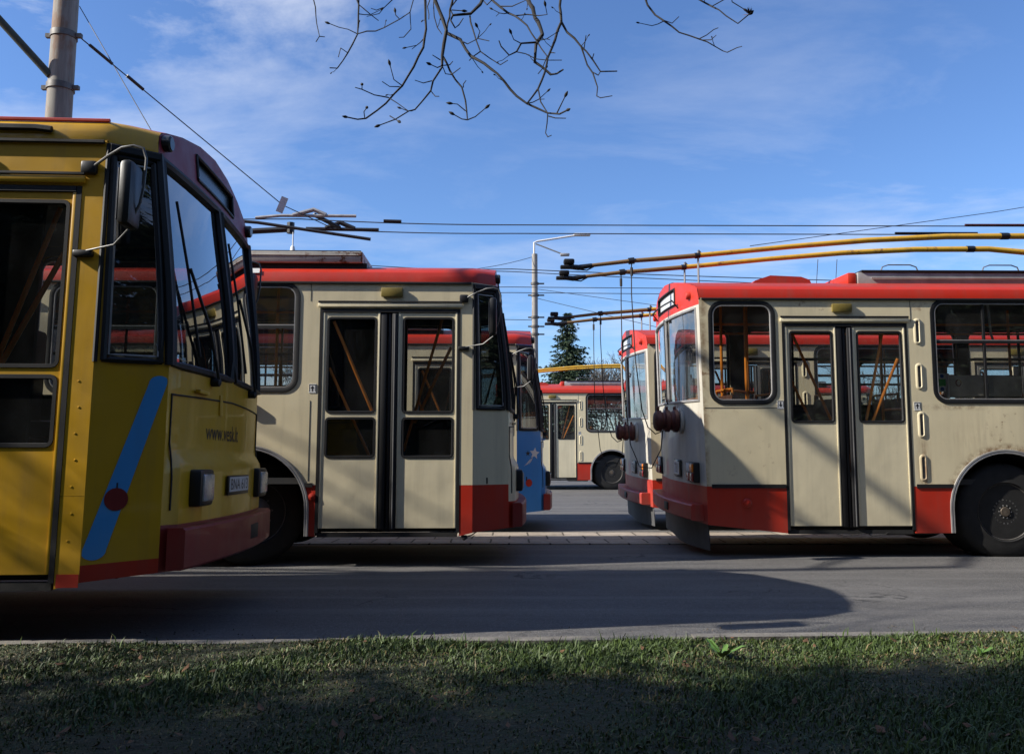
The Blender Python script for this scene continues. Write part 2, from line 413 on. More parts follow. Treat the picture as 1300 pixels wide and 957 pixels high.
def make_bus(root, S, steer=0.0, front_door_detail=True):
    ZR = .79
    mats = [S['side'], S['low'], M['lining'], S['roof'], S['cove'], S['visor'], S['front'], S['rear'], S['rearlow'], M['ceiling'], S['quarter'], S['rearvisor'], S['bottomstrip'], M['black'], S.get('lowfront', S['low']), S.get('quarterlow', S['low'])]
    b = MB()
    # ---- right side, upper colour: outline with door notches and wheel arches
    ol = [(XR(1.25,2.80), 2.80), (XR(1.25,ZR), ZR)]
    for kind, a, c in (('d', .90, 2.27), ('w', AX[0], 0), ('d', 5.0, 6.4), ('w', AX[1], 0), ('d', 9.22, 10.63)):
        if kind == 'd': ol += [(a, ZR), (a, ZD1), (c, ZD1), (c, ZR)]
        else: ol += arc(a, AR, ZR)
    ol += [(LS, ZR), (LS, 2.80)]
    holes = [rr(*w, .13) for w in RWIN]
    b.panel(ol, holes, lambda u, v: (u, -1.25, v), (0, .045, 0), 0, 2, 0)
    dx = math.sqrt(AR**2-.24**2)
    low = [[(XR(1.25,ZR), ZR), (.052, .39), (.90, .30), (.90, ZR)],
           [(2.27, ZR), (2.27, .30)]+arcside(AX[0], AR, True, .30, ZR),
           [(5.0, ZR), (5.0, .30)]+arcside(AX[0], AR, False, .30, ZR),
           [(6.4, ZR), (6.4, .30)]+arcside(AX[1], AR, True, .30, ZR),
           [(9.22, ZR), (9.22, .30)]+arcside(AX[1], AR, False, .30, ZR),
           [(10.63, ZR), (10.63, .30), (LS, .33), (LS, ZR)]]
    for lo in low: b.panel(lo, [], lambda u, v: (u, -1.25, v-.002), (0, .04, 0), 1, 2, 1)
    # ---- left side
    ol = [(XR(1.25,2.80), 2.80), (XR(1.25,ZR), ZR)]+arc(AX[0], AR, ZR)+arc(AX[1], AR, ZR)+[(LS, ZR), (LS, 2.80)]
    b.panel(ol, [rr(*w, .13) for w in LWIN], lambda u, v: (u, 1.25, v), (0, -.045, 0), 0, 2, 0)
    for lo in ([(XR(1.25,ZR), ZR), (.052, .39), (.9, .30), (2.27, .30)]+arcside(AX[0], AR, True, .30, ZR),
               [(6.4, ZR), (6.4, .30), (5.0, .30)]+arcside(AX[0], AR, False, .30, ZR),
               [(6.4, ZR), (6.4, .30)]+arcside(AX[1], AR, True, .30, ZR),
               [(LS, ZR), (LS, .33), (9.22, .30)]+arcside(AX[1], AR, False, .30, ZR)):
        b.panel(lo, [], lambda u, v: (u, 1.25, v-.002), (0, -.04, 0), 1, 2, 1)
    # ---- roof with the rounded cove
    ys = [-1.25,-1.247,-1.23,-1.19,-1.10,-.95,-.8,-.6,-.4,-.2,0,.2,.4,.6,.8,.95,1.10,1.19,1.23,1.247,1.25]
    xs = [None]+[.25+i*.5 for i in range(21)]+[LS-.02]+['q1','q2','q3','f']
    def rx(x, y):
        if x is None: return XR(y, 2.9)
        if x == 'f': return XF(y*1.09/1.25, roof_z(y))
        if isinstance(x, str): return LS+(XF(1.09, roof_z(y))-LS)*int(x[1])/4
        return x
    def ry_(x, y):
        if x == 'f': return y*1.09/1.25
        if isinstance(x, str): return y*(1.25-.16*int(x[1])/4)/1.25
        return y
    for off, mi in ((0, None), (-.06, 9)):
        vs = []; fs = []; ms = []
        for x in xs:
            for y in ys: vs.append((rx(x, y), ry_(x, y)*(1 if off == 0 else .97), roof_z(y)+off))
        n = len(ys); o = len(b.v); b.v += vs
        for i in range(len(xs)-1):
            for j in range(n-1):
                b.f.append((o+i*n+j, o+(i+1)*n+j, o+(i+1)*n+j+1, o+i*n+j+1))
                b.mi.append(mi if mi is not None else (4 if abs(ys[j]+ys[j+1])/2 > 1.19 else 3))
    # cant rail closing the gap between side and cove
    for sgn in (-1, 1):
        b.box(.02, LS-.01, sgn*1.25-.02*(sgn > 0)*2, sgn*1.25+.02*(sgn < 0)*2, 2.801, 2.819, 0)
    # ---- front and rear skins as grids
    def grid(X, yb, zb, keep, mat, off, dx_, slope=False, topz=roof_z):
        n = len(yb); o = len(b.v)
        for z in zb:
            for y in yb:
                zz = topz(y) if z == 'top' else min(z, topz(y))
                if zz < .60 and abs(y) > 1.09: zz -= (.60-zz)/.24*.03*(abs(y)-1.09)/.16 if slope else 0
                b.v.append((X(y, zz)+dx_, y*(1.0 if dx_ == 0 else .97), zz))
        for i in range(len(zb)-1):
            for j in range(n-1):
                z0 = zb[i]; z1 = zb[i+1] if zb[i+1] != 'top' else 3.1
                ym = (yb[j]+yb[j+1])/2; zm = (z0+z1)/2
                if keep(ym, zm):
                    b.f.append((o+i*n+j, o+i*n+j+1, o+(i+1)*n+j+1, o+(i+1)*n+j)); b.mi.append(2 if off else mat(ym, zm))
    fy = [.035,.15,.30,.45,.60,.75,.90,1.0,1.06,1.09,1.105,1.235,1.25]
    fy = [-y for y in fy[::-1]]+fy
    fz = [.36,.44,.52,.62,.70,.79,.90,.94,.97,1.0,1.03,1.06,1.15,1.25,1.35,1.45,1.53,1.56,1.8,2.1,2.4,2.6,2.74,2.78,2.815,2.86,3.035,'top']
    def fkeep(y, z):
        t = abs(y)
        if .035 < t < 1.06 and 1.53 < z < 2.78: return False
        if 1.105 < t < 1.235 and 1.53 < z < 2.74: return False
        if t < .45 and 2.86 < z < 3.035: return False
        return True
    def fmat(y, z):
        t = abs(y)
        if t > 1.09 and z > 2.80: return 4
        if z > 2.815: return 5
        if z > 2.74 and t < 1.09: return 13
        if t > 1.09:
            if z < .44: return 12
            return 15 if z < .79 else 10
        return 14 if z < .62 else (6 if z < 1.47 else 0)
    ry = [.03,.25,.50,.80,1.0,1.17,1.21,1.25]; ry = [-y for y in ry[::-1]]+ry
    rz = [.39,.55,.79,1.0,1.3,1.6,1.70,2.0,2.4,2.72,2.75,2.815,2.85,3.04,'top']
    def rkeep(y, z):
        t = abs(y)
        if .03 < t < 1.17 and 1.70 < z < 2.72: return False
        if t < .50 and 2.85 < z < 3.04: return False
        return True
    def rmat(y, z):
        return 11 if z > 2.75 else (8 if z < .79 else 7)
    for dx_ in (0, -.035): grid(XF, fy, fz, fkeep, fmat, dx_ != 0, dx_, True, front_top)
    for dx_ in (0, .035): grid(XR, ry, rz, rkeep, rmat, dx_ != 0, dx_)
    body = b.build('body', mats, root)

    # ---- trim that runs along the body
    for sg in (-1, 1):
        t = MB(); t.tube([(.03, sg*1.262, 2.806), (LS-.02, sg*1.262, 2.806)], .013, 6); t.build('drip_rail', M['black'], root)
    for x0, x1 in ((.10, .895), (2.30, AX[0]-dx-.015), (AX[0]+dx+.015, 4.97), (6.43, AX[1]-dx-.015), (AX[1]+dx+.015, 9.19)):
        t = MB(); t.box(x0, x1, -1.260, -1.249, .772, .812); t.build('rub_strip', M['black'], root)
    for ax in AX:
        for sg in (-1, 1):
            a = MB(); L2 = []
            for q_, yo in ((.012, 1.251), (.010, 1.262), (-.004, 1.264), (-.012, 1.256), (-.020, 1.262), (-.030, 1.262), (-.034, 1.245)):
                r_ = AR+q_; L2.append([(ax-r_, sg*yo, .30)]+[(ax+r_*math.cos(R(an)), sg*yo, AXZ+r_*math.sin(R(an))) for an in np.linspace(180, 0, 25)]+[(ax+r_, sg*yo, .30)])
            for A_, B_ in zip(L2, L2[1:]):
                n = len(A_); a.add(A_+B_, [(i, i+1, n+i+1, n+i) for i in range(n-1)])
            a.build('arch_trim', M['alu'], root, 50)
            w = MB()
            pr = [(ax+(AR-.004)*math.cos(R(an)), AXZ+(AR-.004)*math.sin(R(an))) for an in np.linspace(0, 180, 17)]
            pr = [(ax+AR-.004, .30)]+pr+[(ax-AR+.004, .30)]
            n = len(pr)
            w.add([(x, sg*1.20, z) for x, z in pr]+[(x, sg*.55, z) for x, z in pr],
                  [(i, i+1, n+i+1, n+i) for i in range(n-1)]+[tuple(n+i for i in range(n))])
            w.build('wheel_well', M['under'], root)
    # ---- floor and chassis
    f = MB(); f.box(.10, LS+.15, -1.19, 1.19, .80, .86)
    for x0, x1, _ in DOORS: f.box(x0, x1, -1.19, -.80, .34, .40); f.box(x0, x1, -.80, -.77, .40, .80)
    f.build('floor', M['floor'], root)
    c = MB(); c.box(.3, AX[0]-.75, -1.0, 1.12, .38, .798, 0, .02); c.box(AX[0]+.75, AX[1]-.75, -1.05, 1.15, .30, .798, 0, .02)
    c.box(AX[1]+.75, LS+.1, -.95, 1.1, .40, .798, 0, .02); c.box(.3, LS, -.45, .45, .42, .7)
    c.box(AX[0]-.10, AX[0]+.10, -1.0, 1.0, AXZ-.1, AXZ+.1); c.box(AX[1]-.08, AX[1]+.08, -.8, .8, AXZ-.16, AXZ)
    c.box(5.0, 6.4, -1.0, -.4, .22, .31, 0, .02); c.box(2.0, 2.6, -1.1, -.5, .26, .40, 0, .02)
    for x0, x1 in ((.92, 2.25), (5.02, 6.38), (9.24, 10.61)): c.box(x0, x1, -1.235, -1.18, .288, .330)
    c.build('chassis', M['under'], root)
    # ---- wheels
    for k, ax in enumerate(AX):
        for sg in (-1, 1):
            y0 = sg*1.20; d = Vector((0, -sg, 0))
            if k == 1:
                d = Matrix.Rotation(R(steer), 3, 'Z') @ d
            org = Vector((ax, y0, .515))
            if k == 1 and steer: org = Vector((ax, sg*.98, .515)) - d*.14 + (Vector((0.02, 0, 0)) if sg < 0 else Vector((0,0,0)))
            dep = .29 if k == 1 else .60
            ty = MB()
            ty.lathe([(.30,.02),(.315,-.004),(.36,.004),(.44,.0),(.475,.018),(.503,.045),(.515,.075),(.515,dep-.07),(.49,dep-.02),(.40,dep),(.30,dep-.02)], org, d, 44)
            tyo = ty.build('tyre', M['tyre'], None, 40)
            whl = MB()
            if k == 1:   # front: hub proud of the rim
                whl.lathe([(.31,.03),(.298,.012),(.285,.03),(.27,.07),(.20,.075),(.18,.05),(.155,.045),(.15,.02),(.11,.0),(.07,-.02),(.0,-.02)], org, d, 36)
                rb = .165; hb = .04
            else:        # rear: deep dished
                whl.lathe([(.31,.03),(.298,.012),(.285,.03),(.265,.16),(.16,.185),(.15,.12),(.135,.075),(.12,.06),(.075,.045),(.06,.03),(.0,.03)], org, d, 36)
                rb = .140; hb = .075
            u = d.orthogonal().normalized(); w_ = d.cross(u)
            for q in range(10):
                an = 2*math.pi*q/10; p = org+(u*math.cos(an)+w_*math.sin(an))*rb+d*hb
                whl.lathe([(.013,-.02),(.013,.02)], p, d, 6)
            wo = whl.build('wheel', M['rimgrey'], root, 40)
            tyo.parent = wo
            if k == 0:
                hb_ = MB(); hb_.lathe([(.142,.080),(.142,.046),(.136,.038),(.116,.038),(.110,.062)], org, d, 32)
                for q in range(20):
                    an = 2*math.pi*q/20; p = org+(u*math.cos(an)+w_*math.sin(an))*.126+d*.036
                    hb_.lathe([(.011,-.016),(.011,.006)], p, d, 6)
                hb_.lathe([(.112,.066),(.106,.046),(.086,.040),(.083,.026),(.052,.022),(.047,.010),(.0,.008)], org, d, 28, 1)
                for q in range(10):
                    an = 2*math.pi*(q+.3)/10; p = org+(u*math.cos(an)+w_*math.sin(an))*.066+d*.022
                    hb_.lathe([(.007,-.006),(.007,.006)], p, d, 6)
                hb_.build('hub', [M['alu'], M['hubmetal']], wo, 25)

    # ---- side windows
    def window(w, side, bars=(), hz=None, mat='glass'):
        yy = side*1.25; s_ = -side
        pane = MB()
        lp = rr(w[0]+.004, w[1]-.004, w[2]+.004, w[3]-.004, .126)
        pane.add([(u, yy+s_*.018, v) for u, v in lp], [tuple(range(len(lp)))])
        po = pane.build('window', M[mat], root, 0)
        sl = MB()
        def L(d, yo): return [(u, yy-s_*yo, v) for u, v in rr(w[0]-d, w[1]+d, w[2]-d, w[3]+d, .13+d)]
        sl.ring([L(.022,.001), L(.020,.007), L(-.008,.010), L(-.022,.006), L(-.024,-.012)], mis=[0,0,0,0])
        sl.ring([L(-.024,-.010), L(-.026,.006), L(-.036,.006), L(-.038,-.014)], mis=[1,1,1])
        for bx in bars: sl.box(bx-.012, bx+.012, yy-.014+s_*.018, yy+.014+s_*.018, w[2]+.02, w[3]-.02, 0)
        if hz: sl.box(w[0]+.02, w[1]-.02, yy-.015+s_*.018, yy+.015+s_*.018, hz-.018, hz+.010, 0); sl.box(w[0]+.02, w[1]-.02, yy-.016+s_*.018, yy+.016+s_*.018, hz+.011, hz+.022, 1)
        sl.build('seal', [M['black'], M['alu']], po, 40)
        return po
    window(RWIN[0], -1)
    window(RWIN[1], -1, (3.12, 3.95), 2.345)
    window(RWIN[2], -1, (), 2.345); window(RWIN[3], -1, (), 2.36)
    for i, w in enumerate(LWIN): window(w, 1, ((w[0]+w[1])/2,) if i not in (0, 6) else (), 2.345 if i not in (0, 6) else None)

    # ---- doors
    def door(x0, x1, kind):
        mid = (x0+x1)/2
        fr = MB()
        fr.box(x0+.001, x0+.030, -1.2535, -1.20, ZD0, ZD1-.003, 0); fr.box(x1-.030, x1-.001, -1.2535, -1.20, ZD0, ZD1-.003, 0)
        fr.box(x0+.031, x1-.031, -1.258, -1.20, ZD1-.036, ZD1-.004, 0)
        fr.build('door_frame', M['black'], root)
        hd = MB(); hd.box(x0-.02, x1+.02, -1.272, -1.2505, ZD1+.012, ZD1+.055, 1, .008); hd.tube([(x0-.015, -1.268, ZD1+.066), (x1+.015, -1.268, ZD1+.066)], .011, 6, 0)
        hd.build('door_header_rail', [M['black'], S['door']], root)
        for sgn in (-1, 1):
            a, c = (x0+.034, mid-.105) if sgn < 0 else (mid+.085, x1-.034)
            bot, top = .375, 2.505
            P = lambda u, v: (u, -1.246, v)
            bx = .052
            hs = []
            if kind == 'front': hs = [(a+bx, c-bx*.7, 1.505, 2.45), (a+bx, c-bx*.7, 1.065, 1.445)]
            else: hs = [(a+bx, c-bx*.7, 1.475, 2.45)]
            lf = MB(); lf.panel([(a, bot), (c, bot), (c, top), (a, top)], [rr(*h, .03, 3) for h in hs], P, (0, .03, 0), 0, 1, 0)
            lf.box(a-.002, a+.018, -1.251, -1.2462, bot, top, 0, .002); lf.box(c-.014, c+.004, -1.253, -1.2462, bot, top, 0, .002)
            lo = lf.build('door_leaf', [S['door'], M['lining']], root)
            pn = MB(); se = MB()
            for h in hs:
                pn.add([(h[0]-.01, -1.222, h[2]-.01), (h[1]+.01, -1.222, h[2]-.01), (h[1]+.01, -1.222, h[3]+.01), (h[0]-.01, -1.222, h[3]+.01)], [(0,1,2,3)])
                def L(d, yo): return [(u, -1.246-yo, v) for u, v in rr(h[0]-d, h[1]+d, h[2]-d, h[3]+d, .03+max(d, -.02), 3)]
                se.ring([L(.012,.001), L(.010,.006), L(-.010,.006), L(-.014,-.02)])
            pn.build('pane', M['glass_dark' if kind == 'front' else 'glass'], lo, 0); se.build('seal', M['black'], lo, 40)
            # orange bars across the inside of the leaf
            hr = MB()
            if sgn < 0:
                hr.tube([(a+.10, -1.203, 2.42), (c-.06, -1.203, 1.50)], .016, 8)
                hr.tube([(a+.06, -1.19, 1.95), (c-.09, -1.19, 1.08)], .015, 8)
            else:
                hr.tube([(c-.06, -1.203, 2.16), (a+.17, -1.203, 1.40)], .016, 8)
                hr.tube([(c-.16, -1.08, 2.46), (a+.06, -1.19, 1.12)], .015, 8)
            hr.build('handrail', M['orange'], lo, 40)
        # centre rubber fingers
        ce = MB()
        ce.box(mid-.100, mid-.028, -1.250, -1.205, .36, 2.50, 0, .012); ce.box(mid-.018, mid+.012, -1.238, -1.205, .36, 2.50, 0, .008)
        ce.box(mid+.020, mid+.080, -1.260, -1.215, .36, 2.50, 0, .014)
        ce.tube([(mid+.050, -1.261, .37), (mid+.050, -1.261, 2.49)], .008, 6, 1)
        ce.build('door_rubber', [M['black'], M['rubberflap']], root)
        ml = MB(); lx = x0+.72 if kind == 'front' else x0+.66
        ml.box(lx-.11, lx+.11, -1.282, -1.2505, 2.662, 2.757, 0, .010)
        ml.build('marker_lamp', M['ochre'], root)
    for x0, x1, k in DOORS: door(x0, x1, k)

    # ---- windscreen, quarter glass, destination sign
    def sheet(X, y0, y1, z0, z1, ny, nz_, off, name, mat):
        g = MB(); n = ny+1
        g.add([(X(y0+(y1-y0)*j/ny, z0+(z1-z0)*i/nz_)+off, y0+(y1-y0)*j/ny, z0+(z1-z0)*i/nz_) for i in range(nz_+1) for j in range(n)],
              [(i*n+j, i*n+j+1, (i+1)*n+j+1, (i+1)*n+j) for i in range(nz_) for j in range(ny)])
        return g.build(name, M[mat], root, 60)
    def edge_loop(X, y0, y1, z0, z1, off, n=8):
        L = [(y0+(y1-y0)*k/n, z0) for k in range(n)]+[(y1, z0+(z1-z0)*k/n) for k in range(n)]+[(y1+(y0-y1)*k/n, z1) for k in range(n)]+[(y0, z1+(z0-z1)*k/n) for k in range(n)]
        return [(X(y, z)+off, y, z) for y, z in L]
    for sg in (-1, 1):
        ya, yb_ = sorted((sg*.032, sg*1.063))
        g = sheet(XF, ya, yb_, 1.527, 2.783, 8, 8, -.012, 'windscreen', 'windscreen')
        e = MB(); e.tube(edge_loop(XF, sg*.042, sg*1.052, 1.54, 2.77, 0), .026, 6, 0, close=True); e.build('seal', M['black'], g, 40)
        ya, yb_ = sorted((sg*1.102, sg*1.238))
        g = sheet(XF, ya, yb_, 1.527, 2.743, 1, 8, -.012, 'quarter_window', 'windscreen')
        e = MB(); e.tube(edge_loop(XF, sg*1.109, sg*1.231, 1.545, 2.73, 0), .020, 6, 0, close=True)
        e.tube(edge_loop(XF, sg*1.117, sg*1.223, 1.575, 2.70, .006), .007, 5, 1, close=True); e.build('seal', [M['black'], M['alu']], g, 40)
    # black corner post between quarter glass and windscreen plus header above quarter glass
    for sg in (-1, 1):
        p = MB()
        p.tube([(XF(sg*1.085, z)-.004, sg*1.083, z) for z in np.linspace(1.53, 2.80, 9)], .030, 6)
        p.tube([(XF(sg*y, 2.775)+.002, sg*y, 2.775) for y in (1.246, 1.20, 1.12, 1.09)], .034, 6)
        p.tube([(LS+.004, sg*1.249, z) for z in (1.53, 2.1, 2.80)], .014, 6)
        p.build('corner_post', M['black'], root, 40)
    g = sheet(XF, -.452, .452, 2.857, 3.038, 6, 1, -.02, 'destination_sign', 'dark')
    e = MB(); e.tube(edge_loop(XF, -.45, .45, 2.862, 3.032, .004), .012, 6, 0, close=True); e.build('sign_frame', M['black'], g, 40)
    # ---- rear glass and rear sign
    for sg in (-1, 1):
        ya, yb_ = sorted((sg*.027, sg*1.173))
        g = sheet(XR, ya, yb_, 1.697, 2.723, 6, 1, .012, 'rear_window', 'glass_dusty')
        e = MB(); e.tube(edge_loop(XR, sg*.036, sg*1.164, 1.706, 2.714, -.002), .016, 6, 0, close=True); e.build('seal', M['alu'], g, 40)
    e = MB(); e.tube([(XR(0, z)-.008, 0, z) for z in (1.69, 2.2, 2.73)], .018, 6); e.build('rear_mullion', M['black'], root)
    g = sheet(XR, -.503, .503, 2.847, 3.043, 6, 1, .02, 'rear_sign', 'plate')
    e = MB(); e.tube(edge_loop(XR, -.50, .50, 2.85, 3.04, -.003), .012, 6, 0, close=True)
    e.tube([(XR(y, 2.9)-.07, y, 2.88) for y in (-.62, -.3, 0, .3, .62)], .010, 6, 0)
    e.tube([(XR(-.62, 2.9)-.07, -.62, 2.88), (XR(-.62, 2.78), -.62, 2.79)], .008, 6, 0); e.tube([(XR(.62, 2.9)-.07, .62, 2.88), (XR(.62, 2.78), .62, 2.79)], .008, 6, 0)
    e.build('sign_frame', M['black'], g, 40)
    for y in (-1.0, 1.0):
        k = MB(); k.lathe([(.045,0),(.045,.03),(.036,.045),(0,.05)], (XR(y, 2.88)+.005, y, 2.88), (-1,0,0), 16); k.build('clearance_lamp', S['rearvisor'], root, 40)
        k = MB(); k.lathe([(.050,0),(.050,.05),(.040,.06),(0,.06)], (XF(y, 2.90)-.01, y, 2.90), (1,0,0), 16); k.build('clearance_lamp', M['dark'], root, 40)

    # ---- front face furniture
    for y in (-.74, .74):
        h = MB(); x = XF(y, .82)
        sgy = 1 if y > 0 else -1
        h.box(x-.05, x+.055, y-.135, y+.135, .71, .93, 0, .02)
        ho = h.build('headlight', M['plastic'], root, 40)
        l = MB(); l.box(x+.045, x+.068, y-.105, y+.105, .738, .902, 0, .012); l.build('lens', M['lens'], ho, 40)
    pl = MB(); pl.box(XF(0,.82)+.004, XF(0,.82)+.018, -.27, .27, .755, .885, 0, .004); po = pl.build('plate_holder', M['plastic'], root)
    pl = MB(); pl.box(XF(0,.82)+.0185, XF(0,.82)+.022, -.25, .25, .778, .875); po2 = pl.build('number_plate', M['plate'], root)
    if S.get('plate'):
        letter_mesh(S['plate'], .125, lambda u, v: (XF(0,.82)+.0235, u*.98, .827+v*.85)).build('plate_lettering', M['ink'], po2, 0)
    bm_ = MB()
    secs = []
    for y in np.linspace(-1.09, 1.09, 15):
        x = XF(max(-1.0, min(1.0, y))*.98, .6); bl = .085 if abs(y) < 1.05 else .07
        secs.append([(x-.03, y, .37), (x+bl-.015, y, .37), (x+bl, y, .385), (x+bl, y, .59), (x+bl-.015, y, .605), (x-.03, y, .605)])
    n = len(secs); vs = [p for s_ in secs for p in s_]; m_ = 6
    bm_.add(vs, [(i*m_+k, i*m_+(k+1) % m_, (i+1)*m_+(k+1) % m_, (i+1)*m_+k) for i in range(n-1) for k in range(m_)]+[tuple(range(6)), tuple((n-1)*m_+k for k in range(6))])
    bo = bm_.build('bumper', S['bumper'], root, 35)
    k = MB(); k.box(XF(.3,.6)+.080, XF(.3,.6)+.091, .12, .34, .44, .54, 0, .004); k.build('tow_hatch', M['black'], bo)
    ff = MB()
    for y in (-.46, .55):   # wiper spindles, arms and blades
        x = XF(y, 1.47)+.03
        w = MB(); w.lathe([(.03,-.03),(.03,.02),(.015,.03)], (x, y, 1.49), (1,0,0), 12)
        a1 = (XF(y-.42, 2.15)+.05, y-.42, 2.15)
        w.tube([(x+.02, y, 1.49), (XF(y-.2, 1.8)+.06, y-.2, 1.82), a1], .010, 6)
        w.tube([(XF(y-.30, 1.62)+.035, y-.30, 1.62), (XF(y-.42, 2.15)+.035, y-.42, 2.15), (XF(y-.50, 2.55)+.035, y-.50, 2.55)], .009, 6)
        w.build('wiper', M['black'], root, 40)
    ln = MB()
    ln.tube([(XF(y, 1.37)+.003, y, 1.385-.02*abs(y)) for y in np.linspace(-1.04, 1.04, 17)], .006, 5)
    ln.tube([(XF(-1.045, z)+.003, -1.045, z) for z in np.linspace(.70, 1.37, 8)], .006, 5); ln.tube([(XF(1.045, z)+.003, 1.045, z) for z in np.linspace(.70, 1.37, 8)], .006, 5)
    ln.build('flap_gap', M['black'], root)
    hl = MB(); hl.box(XF(-.5,1.42)-.01, XF(-.5,1.42)+.022, -.75, -.55, 1.395, 1.42, 0, .006); hl.build('flap_handle', S['front'], root)
    hl = MB(); hl.box(XF(.5,1.42)-.01, XF(.5,1.42)+.022, -.30, -.24, 1.28, 1.42, 0, .006)
    hl.build('flap_handle', S['front'], root)
    # ---- mirrors (right, then driver side)
    for sg in (-1, 1):
        m = MB()
        m.box(LS+.16, LS+.235, sg*1.40-.09, sg*1.40+.09, 2.26, 2.63, 0, .030)
        mo = m.build('mirror', M['plastic'], root, 40)
        g = MB(); g.box(LS+.154, LS+.1595, sg*1.40-.075, sg*1.40+.075, 2.29, 2.58); g.build('mirror_glass', M['steel'], mo)
        a = MB()
        a.tube([(LS-.08, sg*1.262, 2.65), (LS+.03, sg*1.32, 2.70), (LS+.13, sg*1.38, 2.73), (LS+.20, sg*1.40, 2.735), (LS+.255, sg*1.40, 2.72), (LS+.275, sg*1.40, 2.66), (LS+.27, sg*1.40, 2.50), (LS+.255, sg*1.40, 2.40), (LS+.225, sg*1.40, 2.33)], .008, 8)
        a.tube([(LS-.10, sg*1.262, 2.155), (LS+.10, sg*1.33, 2.18), (LS+.20, sg*1.40, 2.25)], .006, 8)
        a.build('mirror_arm', M['armgrey'], mo, 40)
        k = MB(); k.box(LS-.14, LS-.05, sg*1.25-.03, sg*1.25+.03, 2.61, 2.69, 0, .015); k.build('mirror_bracket', M['plastic'], mo)
        k = MB(); k.box(LS-.15, LS-.04, sg*1.25-.028, sg*1.25+.028, 2.125, 2.165, 0, .01); k.build('mirror_bracket', M['plastic'], mo)

    # ---- rear furniture
    bm_ = MB(); secs = []
    for y in np.linspace(-1.14, 1.14, 13):
        x = XR(y, .5); secs.append([(x+.05, y, .42), (x-.12, y, .42), (x-.135, y, .435), (x-.135, y, .575), (x-.12, y, .59), (x+.05, y, .59)])
    n = len(secs); vs = [p for s_ in secs for p in s_]
    bm_.add(vs, [(i*6+k, i*6+(k+1) % 6, (i+1)*6+(k+1) % 6, (i+1)*6+k) for i in range(n-1) for k in range(6)]+[tuple(range(6)), tuple((n-1)*6+k for k in range(6))])
    bo = bm_.build('rear_bumper', S['rearlow'], root, 35)
    k = MB(); k.box(XR(-.25,.5)-.142, XR(-.25,.5)-.13, -.36, -.16, .46, .55, 0, .004); k.build('tow_hatch', M['black'], bo)
    fl = MB(); ny = 14
    def flp(y, z): return (XR(y, .5)+.03+.10*(z-.40)*-.6+.012*math.sin(y*5), y, z+.012*math.sin(y*3.1)*(.4-z)*3)
    zs = [.415, .33, .24, .15, .10]
    ysf = np.linspace(-1.16, 1.16, ny+1)
    o0 = [flp(y, z) for z in zs for y in ysf]
    fs = [(i*(ny+1)+j, i*(ny+1)+j+1, (i+1)*(ny+1)+j+1, (i+1)*(ny+1)+j) for i in range(len(zs)-1) for j in range(ny)]
    fl.add(o0, fs); fl.add([(x+.008, y, z) for x, y, z in o0], fs)
    fl.build('mud_flap', M['rubberflap'], root)
    for y in (-.93, .93):
        x = XR(y, .9)
        tl = MB(); tl.box(x-.045, x+.02, y-.165, y+.165, .815, 1.035, 0, .01)
        to = tl.build('tail_light', M['plastic'], root)
        for k_, (ya, yb_, za, zb, mt) in enumerate(((-.15,-.01,.93,1.02,'amber'), (-.15,-.01,.83,.92,'redlens'), (.01,.15,.93,1.02,'plate'), (.01,.15,.83,.92,'redlens'))):
            if y > 0: ya, yb_ = -yb_, -ya
            q = MB(); q.box(x-.060, x-.044, y+ya, y+yb_, za, zb, 0, .008); q.build('lens', M[mt], to, 40)
    y = -.35
    k = MB(); k.box(XR(y,.95)-.018, XR(y,.95)+.01, y-.17, y+.17, .845, 1.045, 0, .02); ko = k.build('rear_plate_holder', M['dark'], root)
    k = MB(); k.box(XR(y,.95)-.022, XR(y,.95)-.0185, y-.135, y+.135, .875, 1.02, 0); k2 = k.build('rear_number_plate', M['plate'], root)
    if S.get('rearplate'):
        letter_mesh(S['rearplate'], .15, lambda u, v: (XR(y,.95)-.0235, y-u*.9, .948+v)).build('plate_lettering', M['ink'], k2, 0)
    for yq in (-.55,):
        k = MB(); zq = 1.49; x = XR(yq, zq)
        k.lathe([(.15,-.01),(.15,.025),(.12,.03)], (x, yq, zq), (-1,0,0), 28, 1)
        k.lathe([(.10,.03),(.132,.045),(.132,.085),(.112,.10),(.105,.125),(.128,.14),(.128,.185),(.105,.20),(.10,.22),(.122,.235),(.118,.285),(.09,.31),(.04,.32),(0,.32)], (x, yq, zq), (-1,0,0), 28, 0)
        for h in (.07, .16, .26): k.box(x-h-.02, x-h+.01, yq-.02, yq+.02, zq+.12, zq+.165, 0, .006)
        k.build('rope_retriever', [M['reel'], M['rear'] if 'rear' in M else S['rear']], root, 40)

    # ---- roof equipment
    bx = MB(); bx.box(1.95, 4.75, -.80, .80, 3.03, 3.19, 0, .012); bx.box(1.99, 4.75, -.815, .815, 3.19, 3.215, 1, .006)
    for x in (2.1, 2.9, 3.7, 4.5): bx.box(x-.03, x+.03, -.82, .82, 3.02, 3.05, 1)
    bx.tube([(2.1, -.812, 3.12), (4.7, -.812, 3.12)], .008, 5, 0)
    rb_ = bx.build('roof_equipment_box', [M['alu'], M['plastic']], root)
    e = MB(); e.box(1.84, 1.945, -.78, .78, 3.06, 3.19, 0, .02); e.build('box_end_cap', S['cove'], rb_)
    for x in (2.3, 3.5):
        e = MB(); e.tube([(x, -.6, 3.21), (x+.03, -.6, 3.29), (x+.10, -.6, 3.315), (x+.36, -.6, 3.315), (x+.43, -.6, 3.29), (x+.46, -.6, 3.21)], .008, 6)
        e.build('lifting_handle', M['steel'], rb_, 40)
    bx = MB(); bx.box(6.70, 9.62, -1.17, .75, 3.035, 3.15, 0, .010); bx.box(6.70, 9.60, -1.15, .73, 3.15, 3.163, 1)
